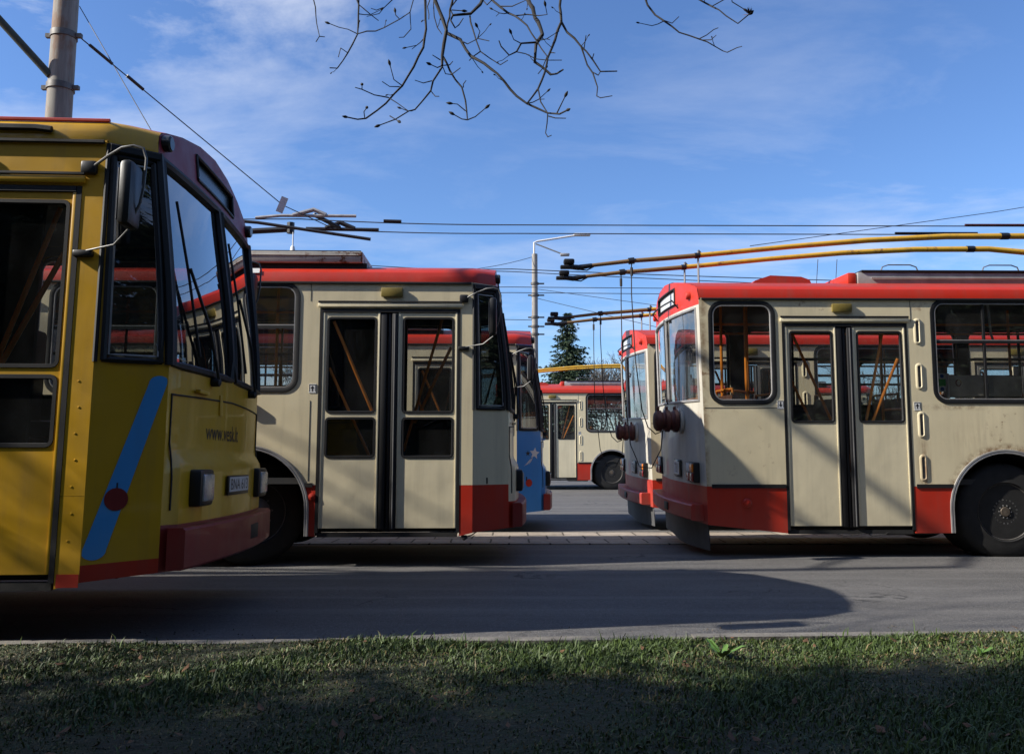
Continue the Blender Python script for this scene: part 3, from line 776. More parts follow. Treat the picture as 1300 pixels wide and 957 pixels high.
    bx.box(6.70, 9.66, -1.12, .73, 2.98, 3.036, 1); bx.tube([(6.7, -1.175, 3.11), (9.6, -1.175, 3.11)], .005, 5, 0)
    bx.build('roof_resistor_box', [S.get('roofbox', M['alu']), M['plastic']], root)
    iv = MB(); iv.lathe([(.035,0),(.06,.02),(.07,.06),(.05,.12),(.03,.15),(.02,.2),(.008,.21),(.006,.36)], (8.75, -.5, 3.155), (0,0,1), 18); iv.build('roof_insulator', M['white'], root, 40)
    hb = MB(); prof = [(.80,0),(.98,.12),(1.38,.09),(1.46,0)]
    hb.add([(x, y_, roof_z(.5)+z-.03) for y_ in (-.62, .45) for x, z in ((.78,0),(.82,.04),(1.0,.10),(1.36,.085),(1.46,.05),(1.48,0))],
           [(0,1,2,3,4,5),(11,10,9,8,7,6)]+[(i, (i+1) % 6, 6+(i+1) % 6, 6+i) for i in range(6)])
    hb.build('roof_hatch', S['roof'], root)
    for x in (1.62, 1.85): st = MB(); st.tube([(x, -.4, 3.1), (x+.03, -.4, 3.42)], .004, 5); st.build('roof_aerial', M['wire'], root)
    pb = MB(); pb.box(5.15, 6.2, -.55, .55, 3.13, 3.30, 0, .03); pb.lathe([(.11,0),(.11,.12),(.07,.16)], (5.75, -.35, 3.28), (0,0,1), 16); pb.lathe([(.11,0),(.11,.12),(.07,.16)], (5.75, .40, 3.28), (0,0,1), 16)
    pb.build('pole_base', M['plastic'], root, 40)
    PL = [(-1.10,3.34),(-.60,3.40),(-.31,3.423),(.22,3.47),(1.31,3.58),(2.28,3.664),(3.23,3.713),(4.19,3.722),(4.9,3.66),(5.75,3.46)]
    for y_ in (-.35, .40):
        k = MB(); k.tube([(x, y_, z) for x, z in PL], [.022,.026,.028,.030,.032,.034,.036,.038,.040,.044], 10)
        o_ = (len(PL)-1)*10; base_f = len(k.mi)-o_-2
        for q_ in range(30): k.mi[base_f+q_] = 2
        k.tube([(-.62, y_, 3.397), (-.55, y_, 3.406)], .040, 8, 1); k.tube([(3.9, y_, 3.720), (4.0, y_, 3.721)], .043, 8, 1); k.tube([(.18, y_, 3.466), (.24, y_, 3.472)], .036, 8, 1)
        po = k.build('trolley_pole', [M['polegold'], M['plastic'], M['polebrown']], root, 40)
        h = MB()
        h.tube([(-1.06, y_, 3.345), (-1.22, y_, 3.318), (-1.34, y_, 3.33)], [.026,.034,.030], 8)
        h.box(-1.44, -1.28, y_-.035, y_+.035, 3.30, 3.345, 0, .012); h.box(-1.40, -1.27, y_-.05, y_+.05, 3.355, 3.42, 0, .018)
        h.tube([(-1.26, y_, 3.30), (-1.12, y_, 3.285), (-1.02, y_, 3.34)], .008, 6)
        h.build('collector_head', M['plastic'], po, 40)
        h = MB(); zt = 3.42+.06; h.tube([(.22, y_, 3.12), (.22, y_, 3.52), (.24, y_+.05, 3.54), (.28, y_+.07, 3.50)], .013, 6)
        h.build('pole_hook', M['steel'], po, 40)
    yq = -.55; xq = XR(yq, 1.49)
    rp_ = MB(); rp_.tube([(-.58, -.35, 3.40), (-.585, -.35, 3.32), (-.59, -.36, 3.0), (-.56, -.40, 2.2), (-.50, -.45, 1.62), (-.44, -.48, 1.42), (-.36, -.52, 1.34), (xq-.22, yq, 1.37)], .007, 6); rp_.tube([(-.583, -.35, 3.32), (-.583, -.35, 3.22)], .018, 6); rp_.build('pole_rope', M['rope'], root, 40)
    rp_ = MB(); rp_.tube([(-.60, .40, 3.40), (-.605, .40, 3.0), (-.60, .38, 2.0), (-.52, .33, 1.2), (-.42, .25, .93), (-.30, .10, .92), (-.22, -.1, 1.15), (-.24, -.35, 1.38), (xq-.14, yq+.05, 1.38)], .007, 6)
    rp_.tube([(-.603, .40, 3.32), (-.603, .40, 3.22)], .018, 6)
    rp_.build('pole_rope', M['rope'], root, 40)

    # ---- small things on the right side
    for P_ in ([(9.125, -1.2505, 2.62), (9.125, -1.2505, 2.792)], [(2.315, -1.2505, 2.56), (2.315, -1.2505, 2.792)], [(4.93, -1.2505, .83), (4.93, -1.2505, 2.79)], [(.04, -1.2505, 1.625), (.84, -1.2505, 1.625)], [(9.145, -1.2505, .83), (9.145, -1.2505, 1.62)]):
        k = MB(); k.tube(P_, .0028, 4); k.build('panel_seam', M['under'], root)
    for zt in (2.60, 2.11, 1.59, 1.13) if S.get('vents', True) else ():
        v = MB(); z0, z1 = zt-.29, zt
        def Lv(d, yo): return [(u, -1.25-yo, w_) for u, w_ in rr(2.385-.045-d, 2.385+.045+d, z0-d, z1+d, .044+d, 5)]
        v.ring([Lv(.0,.001), Lv(-.010,.009), Lv(-.024,.009), Lv(-.030,.002)])
        lp = Lv(-.03, .003); v.add(lp, [tuple(range(len(lp)))], 1)
        v.build('vent_slot', [S['side'], M['rimgrey']], root, 40)
    for sx, zc_, up in ((9.165, 1.74, 1), (.862, 1.66, -1), (2.345, 1.645, 1)):
        s_ = MB(); s_.box(sx-.035, sx+.035, -1.2535, -1.2505, zc_-.045, zc_+.045)
        so = s_.build('arrow_sticker', M['white'], root)
        a = MB(); Y_ = -1.2545
        a.add([(sx-.02, Y_, zc_), (sx+.02, Y_, zc_), (sx, Y_, zc_+.028*up)], [(0,1,2)]); a.add([(sx-.006, Y_, zc_), (sx+.006, Y_, zc_), (sx+.006, Y_, zc_-.028*up), (sx-.006, Y_, zc_-.028*up)], [(0,1,2,3)])
        for q in ((-.032,-.027,-.03,.04),(.027,.032,-.03,.04),(-.027,.027,.034,.04)): a.add([(sx+q[0], Y_, zc_+q[2]), (sx+q[1], Y_, zc_+q[2]), (sx+q[1], Y_, zc_+q[3]), (sx+q[0], Y_, zc_+q[3])], [(0,1,2,3)])
        a.build('arrow', M['ink'], so, 0)
    k = MB(); k.lathe([(.05,0),(.05,.015),(.042,.02),(.036,.04),(.0,.05)], (.47, -1.25, .615), (0,-1,0), 20); k.build('side_reflector', S['low'], root, 40)
    k = MB(); k.box(8.46, 8.60, -1.295, -1.2505, 1.525, 1.60, 0, .012); k.build('turn_signal', M['amber'], root, 40)
    k = MB(); k.lathe([(.036,0),(.034,.012),(.0,.02)], (9.188, -1.25, .68), (0,-1,0), 16); k.build('side_reflector', S['low'], root, 40)

    # ---- cabin
    st = MB()
    for side, xs_ in ((-1, (.45, 2.75, 3.55, 4.35, 6.75, 7.45, 8.15)), (1, (.55, 1.35, 2.15, 2.95, 3.75, 4.55, 5.35, 6.15, 6.95, 7.75))):
        for x in xs_:
            s_ = MB(); y0, y1 = sorted((side*1.12, side*.30))
            s_.box(x, x+.42, y0, y1, 1.20, 1.28, 0, .03); s_.box(x-.06, x+.02, y0, y1, 1.24, 1.78, 0, .03); s_.box(x+.1, x+.3, y0+.1, y1-.1, .86, 1.20)
            so = s_.build('passenger_seat', M['seat'], root, 40)
            s_ = MB(); s_.tube([(x-.05, y0+.05, 1.74), (x-.05, y0+.07, 1.84), (x-.05, y1-.07, 1.84), (x-.05, y1-.05, 1.74)], .014, 6); s_.build('grab_bar', M['orange'], so, 40)
    for x, y_ in ((.42, -.55), (.66, -.70), (.70, -.62), (2.35, -.42), (2.62, -.42), (4.85, -.42), (6.5, -.42), (8.6, -.45), (2.4, .42), (4.4, .42), (6.6, .42)):
        hr = MB(); hr.tube([(x, y_, .86), (x, y_, 2.92)], .017, 8); hr.build('stanchion', M['orange'], root, 40)
    for P_ in ([(.30, -1.1, 1.82), (.80, -.5, 1.82)], [(.35, -.55, 1.78), (.35, .9, 1.78)], [(.3, -.5, 2.62), (8.8, -.5, 2.62)], [(.3, .5, 2.62), (8.8, .5, 2.62)], [(2.36, -1.1, 1.62), (2.36, -.42, 1.62)], [(.82, -1.1, 1.62), (.82, -.5, 1.62)]):
        hr = MB(); hr.tube(P_, .015, 8); hr.build('grab_rail', M['orange'], root, 40)
    ci = MB(); ci.box(9.08, 9.12, -.55, 1.18, .86, 2.85); ci.box(9.12, 10.02, -.42, -.38, .86, 2.9)
    ci.build('cab_partition', M['plastic'], root)
    vz = MB(); vz.box(LS+.02, LS+.06, -1.04, 1.04, 2.60, 2.80); vz.build('sun_visor', M['plastic'], root)
    db = MB(); db.box(LS-.10, LS+.30, -.98, .98, .87, 1.38, 0, .05); db.box(LS-.25, LS+.05, .2, .95, 1.2, 1.44, 0, .05)
    dbo = db.build('dashboard', M['plastic'], root, 40)
    sw = MB(); cS = Vector((LS-.38, .55, 1.50)); ax_ = Vector((-.45, 0, 1)).normalized(); u = ax_.orthogonal().normalized(); w_ = ax_.cross(u)
    sw.tube([cS+(u*math.cos(a)+w_*math.sin(a))*.24 for a in np.linspace(0, 2*math.pi, 25)[:-1]], .016, 8, close=True)
    for a in (0, 2.1, 4.2): sw.tube([cS, cS+(u*math.cos(a)+w_*math.sin(a))*.24], .012, 6)
    sw.tube([cS, cS-ax_*.35], .03, 8); sw.build('steering_wheel', M['black'], dbo, 40)
    ds = MB(); ds.box(LS-1.25, LS-.80, .3, .8, 1.15, 1.28, 0, .04); ds.box(LS-1.35, LS-1.22, .3, .8, 1.2, 2.0, 0, .04); ds.box(LS-1.15, LS-.9, .45, .65, .86, 1.15)
    ds.build('driver_seat', M['plastic'], root, 40)
    return body
# ------------------------------------------------------------------ ground
def asphalt():
    t = NT('asphalt')
    big = t.noise(.35, 5, .6, t.map((1, 2.2, 1))); mid = t.noise(2.3, 6, .65, t.map((.6, 1.6, 1))); fine = t.noise(95, 3, .7)
    c = t.mix(t.ramp(big, .32, .70), (.088,.085,.082), (.142,.136,.129))
    c = t.mix(t.math('MULTIPLY', t.ramp(mid, .42, .72), .6), c, (.165,.158,.15))
    c = t.mix(t.ramp(fine, .40, .66), t.mix(1.0, c, (.55,.55,.56), 'MULTIPLY'), c)
    c = t.mix(t.ramp(t.noise(30, 4, .75), .38, .66), t.mix(1.0, c, (.74,.74,.75), 'MULTIPLY'), c)
    c = t.mix(t.ramp(t.noise(150, 2, .6), .58, .70), c, (.27,.26,.245))
    trk = t.noise(1.0, 4, .6, t.map((.05, 2.6, 1)))
    c = t.mix(t.math('MULTIPLY', t.ramp(trk, .50, .64), .30), c, (.19,.182,.172))
    vo = t.n.new('ShaderNodeTexVoronoi'); vo.feature = 'DISTANCE_TO_EDGE'; vo.inputs['Scale'].default_value = .55
    wv = t.n.new('ShaderNodeVectorMath'); wv.operation = 'ADD'
    nzc = t.n.new('ShaderNodeTexNoise'); nzc.inputs['Scale'].default_value = 2.2; nzc.inputs['Detail'].default_value = 6; t.l.new(t.obj, nzc.inputs['Vector'])
    t.l.new(t.obj, wv.inputs[0]); t.l.new(nzc.outputs['Color'], wv.inputs[1]); t.l.new(wv.outputs[0], vo.inputs['Vector'])
    crack = t.ramp(vo.outputs['Distance'], .004, .012, (1,1,1,1), (0,0,0,1))
    c = t.mix(t.math('MULTIPLY', crack, t.ramp(t.noise(.6, 3), .5, .6)), c, (.03,.03,.03))
    n = t.bump(fine, .55, .006); n = t.bump(t.noise(28, 4), .35, .012, n); n = t.bump(t.noise(.9, 3), .12, .05, n)
    return t.set(color=c, rough=.82, normal=n)
M['asphalt'] = asphalt()
PROF = [(-60,.09),(-5,.09),(4.9,.09),(6.2,.045),(7.6,.0),(9.4,-.005),(10.7,-.05),(13,-.08),(24,-.1),(60,-.1),(200,-.1),(900,-.1)]
def gz(y):
    for (a, za), (b, zb) in zip(PROF, PROF[1:]):
        if a <= y <= b: return za+(zb-za)*(y-a)/(b-a)
    return -.1
g = MB(); xs = [-700,-60,-20,-10,-5,0,5,10,20,60,700]
g.add([(x, y, z) for y, z in PROF for x in xs], [(i*len(xs)+j, i*len(xs)+j+1, (i+1)*len(xs)+j+1, (i+1)*len(xs)+j) for i in range(len(PROF)-1) for j in range(len(xs)-1)])
tag(g.build('ground', M['asphalt'], None, 60), 'worn grey asphalt road and depot yard', 'ground', kind='structure')

def pavers():
    t = NT('concrete_pavers')
    br = t.n.new('ShaderNodeTexBrick'); br.offset = .5; br.inputs['Scale'].default_value = 1.0
    br.inputs['Brick Width'].default_value = .50; br.inputs['Row Height'].default_value = .50; br.inputs['Mortar Size'].default_value = .014; br.inputs['Mortar Smooth'].default_value = .3
    br.inputs['Color1'].default_value = (.40,.345,.285,1); br.inputs['Color2'].default_value = (.31,.265,.215,1); br.inputs['Mortar'].default_value = (.07,.06,.045,1)
    dn = t.n.new('ShaderNodeVectorMath'); dn.operation = 'ADD'; nn = t.n.new('ShaderNodeTexNoise'); nn.inputs['Scale'].default_value = 1.6; t.l.new(t.obj, nn.inputs['Vector'])
    sc = t.n.new('ShaderNodeVectorMath'); sc.operation = 'SCALE'; sc.inputs['Scale'].default_value = .06; t.l.new(nn.outputs['Color'], sc.inputs[0])
    t.l.new(t.obj, dn.inputs[0]); t.l.new(sc.outputs[0], dn.inputs[1]); t.l.new(dn.outputs[0], br.inputs['Vector'])
    c = t.mix(t.ramp(t.noise(9, 6, .7), .4, .72), br.outputs['Color'], t.mix(1.0, br.outputs['Color'], (.62,.60,.56), 'MULTIPLY'))
    return t.set(color=c, rough=.85, normal=t.bump(t.noise(60, 4), .3, .006))
g = MB(); YP0, YP1 = 10.85, 12.50
ys = [YP0, 11.6, 12.2, YP1]
g.add([(x, y, gz(y)+.012) for y in ys for x in (-70, 70)]+[(x, YP0, gz(YP0)-.1) for x in (-70, 70)]+[(x, YP1, gz(YP1)-.1) for x in (-70, 70)],
      [(0,1,3,2),(2,3,5,4),(4,5,7,6),(0,1,9,8),(6,7,11,10)])
tag(g.build('pavement', pavers(), None, 0), 'strip of worn concrete paving slabs between the two rows', 'pavement', kind='structure')

KY = lambda x: 4.85+.0445*x     # kerb line at the edge of the lawn
def soil():
    t = NT('lawn_soil')
    a = t.noise(1.7, 5, .65); b = t.noise(14, 5, .7)
    c = t.mix(t.ramp(a, .36, .62), (.026,.022,.014), (.026,.040,.011))
    c = t.mix(t.ramp(b, .40, .68), c, (.045,.040,.022))
    return t.set(color=c, rough=.95, normal=t.bump(t.noise(30, 5), .8, .03))
def lawn_z(x, y): return .115+.015*math.sin(x*1.3+y*2.1)+.012*math.sin(x*3.7-y*1.7)+.02*min(1, max(0, KY(x)-y))
g = MB(); nx, ny = 70, 44
gx = [-50,-20,-10]+list(np.linspace(-5, 5.5, nx-6))+[10,20,50]
vs = []
for j in range(ny):
    f_ = (j/(ny-1))**1.6
    for x in gx:
        y = KY(x)-.045-f_*14; vs.append((x, y, lawn_z(x, y)))
g.add(vs, [(j*nx+i, j*nx+i+1, (j+1)*nx+i+1, (j+1)*nx+i) for j in range(ny-1) for i in range(nx-1)])
tag(g.build('lawn', soil(), None, 60), 'bare soil and moss of the lawn beside the road', 'ground', kind='structure')
k = MB(); t_ = NT('kerb_concrete')
kc = t_.set(color=t_.mix(t_.ramp(t_.noise(7, 6, .7), .35, .7), (.19,.175,.155), (.10,.092,.08)), rough=.9, normal=t_.bump(t_.noise(40, 4), .5, .01))
x = -12.0
while x < 12:
    x1 = x+1.0; jit = random.uniform(-.006, .006)
    q = [(x+.004, KY(x)-.05), (x1-.004, KY(x1)-.05), (x1-.004, KY(x1)+.045), (x+.004, KY(x)+.045)]
    zt = .128+jit; k.add([(a, b_, .02) for a, b_ in q]+[(a, b_, zt) for a, b_ in q], [(4,5,6,7),(0,1,5,4),(1,2,6,5),(2,3,7,6),(3,0,4,7)])
    x = x1
tag(k.build('kerb', kc, None, 0), 'low worn concrete kerb along the lawn', 'kerb', kind='structure')

# grass: one tuft of blades per place, green and straw coloured
rng = np.random.default_rng(5)
def grass(n):
    X = rng.uniform(-5.2, 5.6, n); U = rng.uniform(0, 1, n)**1.25
    Y = 4.85+.0445*X-.045-U*3.0
    # patchiness from a few sines
    pat = np.sin(X*1.9+1.3)*np.sin(Y*3.1+X*.7)+.6*np.sin(X*5.1-Y*4.3)+.5*np.sin(X*.8+Y*1.1+2)
    keep = rng.uniform(-2.2, 1.4, n) < pat+1.0
    X, Y, pat = X[keep], Y[keep], pat[keep]; n = len(X)
    Z = .108+.015*np.sin(X*1.3+Y*2.1)+.012*np.sin(X*3.7-Y*1.7)+.02*np.clip(4.85+.0445*X-Y, 0, 1)
    edge = np.clip((4.85+.0445*X-Y)/.12, .55, 1)
    H = rng.gamma(5, .0052, n)*(.75+.30*np.clip(pat, -1, 1.2))*np.where(rng.uniform(0,1,n) < .02, 1.8, 1)
    A = rng.uniform(0, 2*np.pi, n); W = rng.uniform(.0016, .0036, n)*1.3
    Lx = rng.normal(0, .55, n)*H+.15*H; Ly = rng.normal(0, .55, n)*H
    ca, sa = np.cos(A)*W, np.sin(A)*W
    P = np.zeros((n, 5, 3))
    P[:,0] = np.stack([X-ca, Y-sa, Z], 1); P[:,1] = np.stack([X+ca, Y+sa, Z], 1)
    P[:,2] = np.stack([X+ca*.8+Lx*.35, Y+sa*.8+Ly*.35, Z+H*.6], 1); P[:,3] = np.stack([X-ca*.8+Lx*.35, Y-sa*.8+Ly*.35, Z+H*.6], 1)
    P[:,4] = np.stack([X+Lx, Y+Ly, Z+H*(1-.25*np.minimum(1, np.hypot(Lx, Ly)/np.maximum(H, 1e-4)))], 1)
    me = bpy.data.meshes.new('grass')
    me.vertices.add(5*n); me.vertices.foreach_set('co', P.reshape(-1))
    base = (np.arange(n)*5)[:,None]
    quad = base+np.array([0,1,2,3]); tri = base+np.array([3,2,4])
    loops = np.concatenate([quad, tri], 1).reshape(-1)
    me.loops.add(len(loops)); me.loops.foreach_set('vertex_index', loops.astype(np.int32))
    st = (np.arange(n)*7)[:,None]+np.array([0,4]); tot = np.tile([4,3], n)
    me.polygons.add(2*n); me.polygons.foreach_set('loop_start', st.reshape(-1).astype(np.int32))
    try: me.polygons.foreach_set('loop_total', tot.astype(np.int32))
    except Exception: pass
    # natural colour of each blade: fresh green, deep green or dry straw
    kind = rng.uniform(0, 1, n)+.18*np.clip(pat, -1, 1)
    col = np.where(kind[:,None] < .16, np.array([.16,.125,.055]), np.where(kind[:,None] < .60, np.array([.037,.061,.013]), np.array([.058,.096,.016])))
    col = col*rng.uniform(.7, 1.25, (n,1))
    ca_ = np.ones((n, 5, 4)); ca_[:,:,:3] = col[:,None,:]
    me.update(calc_edges=True); me.validate()
    at_ = me.color_attributes.new('blade', 'FLOAT_COLOR', 'POINT'); at_.data.foreach_set('color', ca_.reshape(-1).astype(np.float32))
    t = NT('grass_blades'); an = t.n.new('ShaderNodeAttribute'); an.attribute_name = 'blade'
    t.set(color=an.outputs['Color'], rough=.6)
    me.materials.append(t.m)
    o = bpy.data.objects.new('grass', me); COL.objects.link(o); return o
tag(grass(420000), 'short green grass with straw and bare patches', 'grass', kind='stuff')
# dry leaves and a broad-leaved weed lying in the grass
lv = MB()
for i in range(260):
    x = random.uniform(-4.5, 5); y = KY(x)-random.uniform(.05, 2.2)
    c = Vector((x, y, lawn_z(x, y)+random.uniform(.008, .03))); a = random.uniform(0, 6.3); s_ = random.uniform(.012, .03)
    d = Vector((math.cos(a), math.sin(a), random.uniform(-.4,.4)))*s_; e = Vector((-math.sin(a), math.cos(a), random.uniform(-.6,.6)))*s_*.55
    lv.add([c-d, c+e, c+d+Vector((0,0,s_*.3)), c-e], [(0,1,2),(0,2,3)])
tag(lv.build('fallen_leaves', plain('dry_leaf', (.13,.062,.028), .8, 0, .5, 6, .1), None, 0), 'dry brown leaves scattered over the grass', 'leaves', kind='stuff')
gr = MB()
for i in range(900):
    x = random.uniform(-3.5, 5.5); y = KY(x)+.05+abs(random.gauss(0, .22)) if i % 3 else random.uniform(5.2, 9.0)
    r = random.uniform(.003, .009) if i % 3 else random.uniform(.002, .006); z = gz(y)+r*.4
    V = [Vector((x, y, z))+Vector((random.uniform(-1,1), random.uniform(-1,1), random.uniform(-.2,.9))).normalized()*r for _ in range(6)]
    gr.add(V, [(0,1,2),(0,2,3),(0,3,4),(1,2,5),(2,3,5),(3,4,5),(4,1,5),(4,0,1)])
tag(gr.build('grit', plain('road_grit', (.15,.125,.095), .9, 0, .6, 20, .1), None, 0), 'loose grit and crumbs along the edge of the road', 'grit', kind='stuff')
def weed(x, y, n, s, label):
    w = MB(); z = lawn_z(x, y)
    for i in range(n):
        a = 6.283*i/n+random.uniform(-.3, .3); L = s*random.uniform(.7, 1.2); el = random.uniform(.35, 1.15)
        d = Vector((math.cos(a)*math.cos(el), math.sin(a)*math.cos(el), math.sin(el))); p = Vector((-math.sin(a), math.cos(a), 0)); c = Vector((x, y, z))
        w.add([c, c+d*L*.4+p*L*.13, c+d*L*.8+p*L*.12-Vector((0,0,L*.06)), c+d*L-Vector((0,0,L*.16)), c+d*L*.8-p*L*.12-Vector((0,0,L*.06)), c+d*L*.4-p*L*.13], [(0,1,2,3,4,5)])
    tag(w.build('weed', M['weed'], None, 0), label, 'weed', 'weeds in the lawn')
M['weed'] = plain('weed_leaf', (.085,.17,.03), .55, 0, .25, 9, .1)
weed(1.06, 4.45, 9, .13, 'broad leaved green weed, biggest plant in the grass, near the middle')
weed(2.35, 4.42, 8, .08, 'low pale green weed rosette in the grass on the right')

# ------------------------------------------------------------------ the trolleybuses
CREAMS = dict(side=M['cream'], low=M['red'], roof=M['red_worn'], cove=M['red'], visor=M['red'], front=M['cream'], rear=M['rear_white'], rearlow=M['red_worn'],
              quarter=M['cream'], rearvisor=M['red'], bottomstrip=M['red'], bumper=M['bumperred'], door=M['cream_door'])
def scheme(**kw): d = dict(CREAMS); d.update(kw); return d
GRP = 'trolleybuses parked in the depot'
def bus(X0, YN, z, roll, label, S, steer=0, yaw=0, front=False):
    # X0, YN: where the near rear corner (or near front corner) of the straight side stands
    c = Vector((LS if front else 0.0, -1.25, 0)); rot = Matrix.Rotation(R(yaw), 3, 'Z')
    loc = Vector((X0, YN, z)) - rot @ c
    r = empty('trolleybus', loc, (R(roll), 0, R(yaw)))
    tag(r, label, 'trolleybus', GRP); make_bus(r, S, steer); return r
M['roofrust'] = paint('rusting_grey_roof_box', (.52,.49,.43), .55, .7, 1.4, .2, .04, thr=.515)

ybus = bus(-2.335, 4.70, .088, -1.2, 'yellow trolleybus with blue stripe and dark red visor, nearest on the left',
    scheme(side=M['yellow'], low=M['yellow'], roof=M['red'], cove=M['yellow'], visor=M['wine'], front=M['yellow'], quarter=M['yellow'], door=M['yellow'], bumper=M['bumperred'], lowfront=M['bumperred'], bottomstrip=M['red'], plate='BNA 613', vents=False), yaw=3.5, front=True)
mbus = bus(-.39, 8.5, 0, 0, 'cream trolleybus with red skirt and rusty roof box behind the yellow one', scheme(roofbox=M['roofrust'], plate='ZRA 418'), steer=24, yaw=1.6, front=True)
rbus = bus(2.03, 9.2, -.02, 1.2, 'cream trolleybus with rust stains, rear door and big wheel, nearest on the right', scheme(side=M['cream_rusty'], rearplate='731'), yaw=.9)
bbus = bus(.07, 12.58, -.14, 0, 'cream trolleybus with blue starred front corner seen past the middle bus', scheme(quarter=M['blue'], quarterlow=M['blue'], lowfront=M['blue'], bottomstrip=M['blue'], front=M['blue'], plate='BNA 402'), yaw=1.0, front=True)
gbus = bus(2.04, 12.8, -.10, 1.0, 'cream trolleybus with back end showing just beyond the nearest right one', scheme(rearplate='734'), yaw=1.6)
fbus = bus(-.38, 24.9, -.12, 0, 'cream trolleybus standing farthest back across the yard', scheme(rearplate='728'))

# yellow bus: light blue stripe and dark red disc on the corner panel, lettering on the front flap
def on_quarter(p, off=.003):   # p: (0..1 across the quarter panel from side to front, z)
    u, z = p; y = -1.25+.16*u; n = Vector((.16, -.36, 0)).normalized()
    return Vector((XF(y, z), y, z))+n*off
s_ = MB(); n_ = 12
lo, hi = (.15, .50), (.88, 1.42); hw = .165
L = []
for k in range(n_+1):
    a = math.pi*k/n_; L.append((lo[0]-hw*math.cos(a), lo[1]-.055*math.sin(a)))
for k in range(n_+1):
    a = math.pi*k/n_; L.append((hi[0]+hw*math.cos(a)*.85, hi[1]+.045*math.sin(a)))
L = [(min(.985, max(.015, u)), z) for u, z in L]
s_.add([on_quarter(p) for p in L]+[on_quarter(p, .0005) for p in L], [tuple(range(len(L)))]+[(i, (i+1) % len(L), len(L)+(i+1) % len(L), len(L)+i) for i in range(len(L))])
s_.build('blue_stripe', M['lightblue'], ybus, 0)
s_ = MB(); cz = .77; L = [(.40+.155*math.cos(a), cz+.062*math.sin(a)) for a in np.linspace(0, 6.2832, 33)[:-1]]
s_.add([on_quarter(p, .006) for p in L]+[on_quarter(p, .0035) for p in L], [tuple(range(32))]+[(i, (i+1) % 32, 32+(i+1) % 32, 32+i) for i in range(32)])
s_.build('red_disc', M['darkredfilm'], ybus, 0)
letter_mesh('www.vesk.lt', .155, lambda u, v: (XF(u-.16, 1.17+v)+.003, u*.95-.16, 1.17+v)).build('lettering', M['ink'], ybus, 0)
k = MB(); k.tube([(.1, -1.205, 2.958), (LS-.02, -1.205, 2.958)], .012, 6); k.build('red_roof_edge', M['red'], ybus, 40)
k = MB(); k.box(10.64, LS-.002, -1.253, -1.2505, .305, .375); k.build('skirt_strip', M['red'], ybus)
# dark gutter lines on the yellow side
k = MB(); k.tube([(5, -1.262, 2.885), (10.35, -1.262, 2.885), (10.44, -1.262, 2.875)], .020, 6); k.build('rain_gutter', M['black'], ybus, 40)
for i, z in enumerate(np.linspace(.55, 1.42, 7)):
    k = MB(); k.lathe([(.007,0),(.006,.002),(0,.003)], (LS-.075+.01*(i % 2), -1.25, z), (0,-1,0), 8); k.build('rivet', M['yellow'], ybus, 40)
k = MB(); k.tube([(LS-.05, -1.1, .45), (LS+.03, -1.1, .36), (LS+.12, -1.05, .33), (LS+.22, -1.0, .37), (LS+.34, -.9, .46), (LS+.5, -.7, .52)], .006, 5); k.build('hanging_cable', M['rope'], ybus)

# blue starred corner of the bus in the second row
def star(cu, cz, ro, ri, n=5, rot=0, ku=1.0):
    return [(cu+ku*(ro if k % 2 == 0 else ri)*math.sin(rot+math.pi*k/n), cz+(ro if k % 2 == 0 else ri)*math.cos(rot+math.pi*k/n)) for k in range(2*n)]
def film(name, L, mat, off, parent=bbus):
    s = MB(); m = len(L); s.add([on_quarter(p, off) for p in L]+[on_quarter(p, off-.0022) for p in L], [(i, (i+1) % m, m+(i+1) % m, m+i) for i in range(m)])
    c = len(s.v); cu = sum(p[0] for p in L)/m; cz_ = sum(p[1] for p in L)/m
    s.add([on_quarter((cu, cz_), off)]+[on_quarter(p, off) for p in L], [(0, i+1, (i+1) % m+1) for i in range(m)])
    return s.build(name, mat, parent, 0)
film('star_sticker', star(.74, 1.20, .088, .042, 5, .12, 2.4), M['white'], .003)
film('star_sticker', star(.46, 1.20, .045, .019, 5, 0, 2.4), M['ink'], .003)
film('red_disc', [(.50+.135*math.cos(a), .77+.055*math.sin(a)) for a in np.linspace(0, 6.2832, 25)[:-1]], M['red'], .003)
for k_ in range(3):
    film('trail_line', [(.28+.1*k_, 1.01+.012*k_), (.45+.07*k_, 1.055+.014*k_), (.56+.05*k_, 1.11+.012*k_), (.54+.05*k_, 1.112+.012*k_), (.43+.07*k_, 1.062+.014*k_)], M['white'], .003)

M['whitepaint0'] = plain('dusty_grey_blind', (.62,.60,.55), .6, 0, .3, 5, .1)
# right bus: stickers and grey roller box behind the wide window
k = MB()
for z0, z1 in ((1.80,1.86),(1.94,2.00)): k.add([(2.60,-1.229,z0),(2.68,-1.229,z0),(2.68,-1.229,z1),(2.60,-1.229,z1)], [(0,1,2,3)])
so = k.build('window_sticker', M['white'], rbus, 0)
k = MB(); k.add([(2.60,-1.229,1.862),(2.68,-1.229,1.862),(2.68,-1.229,1.938),(2.60,-1.229,1.938)], [(0,1,2,3)]); k.build('green_band', M['green'], so, 0)
k = MB()
for zc_ in (1.83, 1.97): k.add([(2.64+.022*math.cos(a), -1.2305, zc_+.02*math.sin(a)) for a in np.linspace(0, 6.28, 13)[:-1]], [tuple(range(12))])
k.build('blue_symbol', M['bluefilm'], so, 0)
k = MB(); k.box(2.74, 3.55, -1.19, -1.02, 1.745, 1.985, 0, .03); k.box(2.715, 2.738, -1.20, -1.01, 1.73, 2.0, 1, .006)
ro = k.build('roller_blind_box', [M['whitepaint0'], M['white']], rbus, 40)
k = MB(); k.tube([(2.84+.028*math.cos(a), -1.193, 1.90+.034*math.sin(a)) for a in np.linspace(0, 6.28, 17)[:-1]], .006, 5, close=True); k.build('red_ring', M['darkredfilm'], ro, 40)
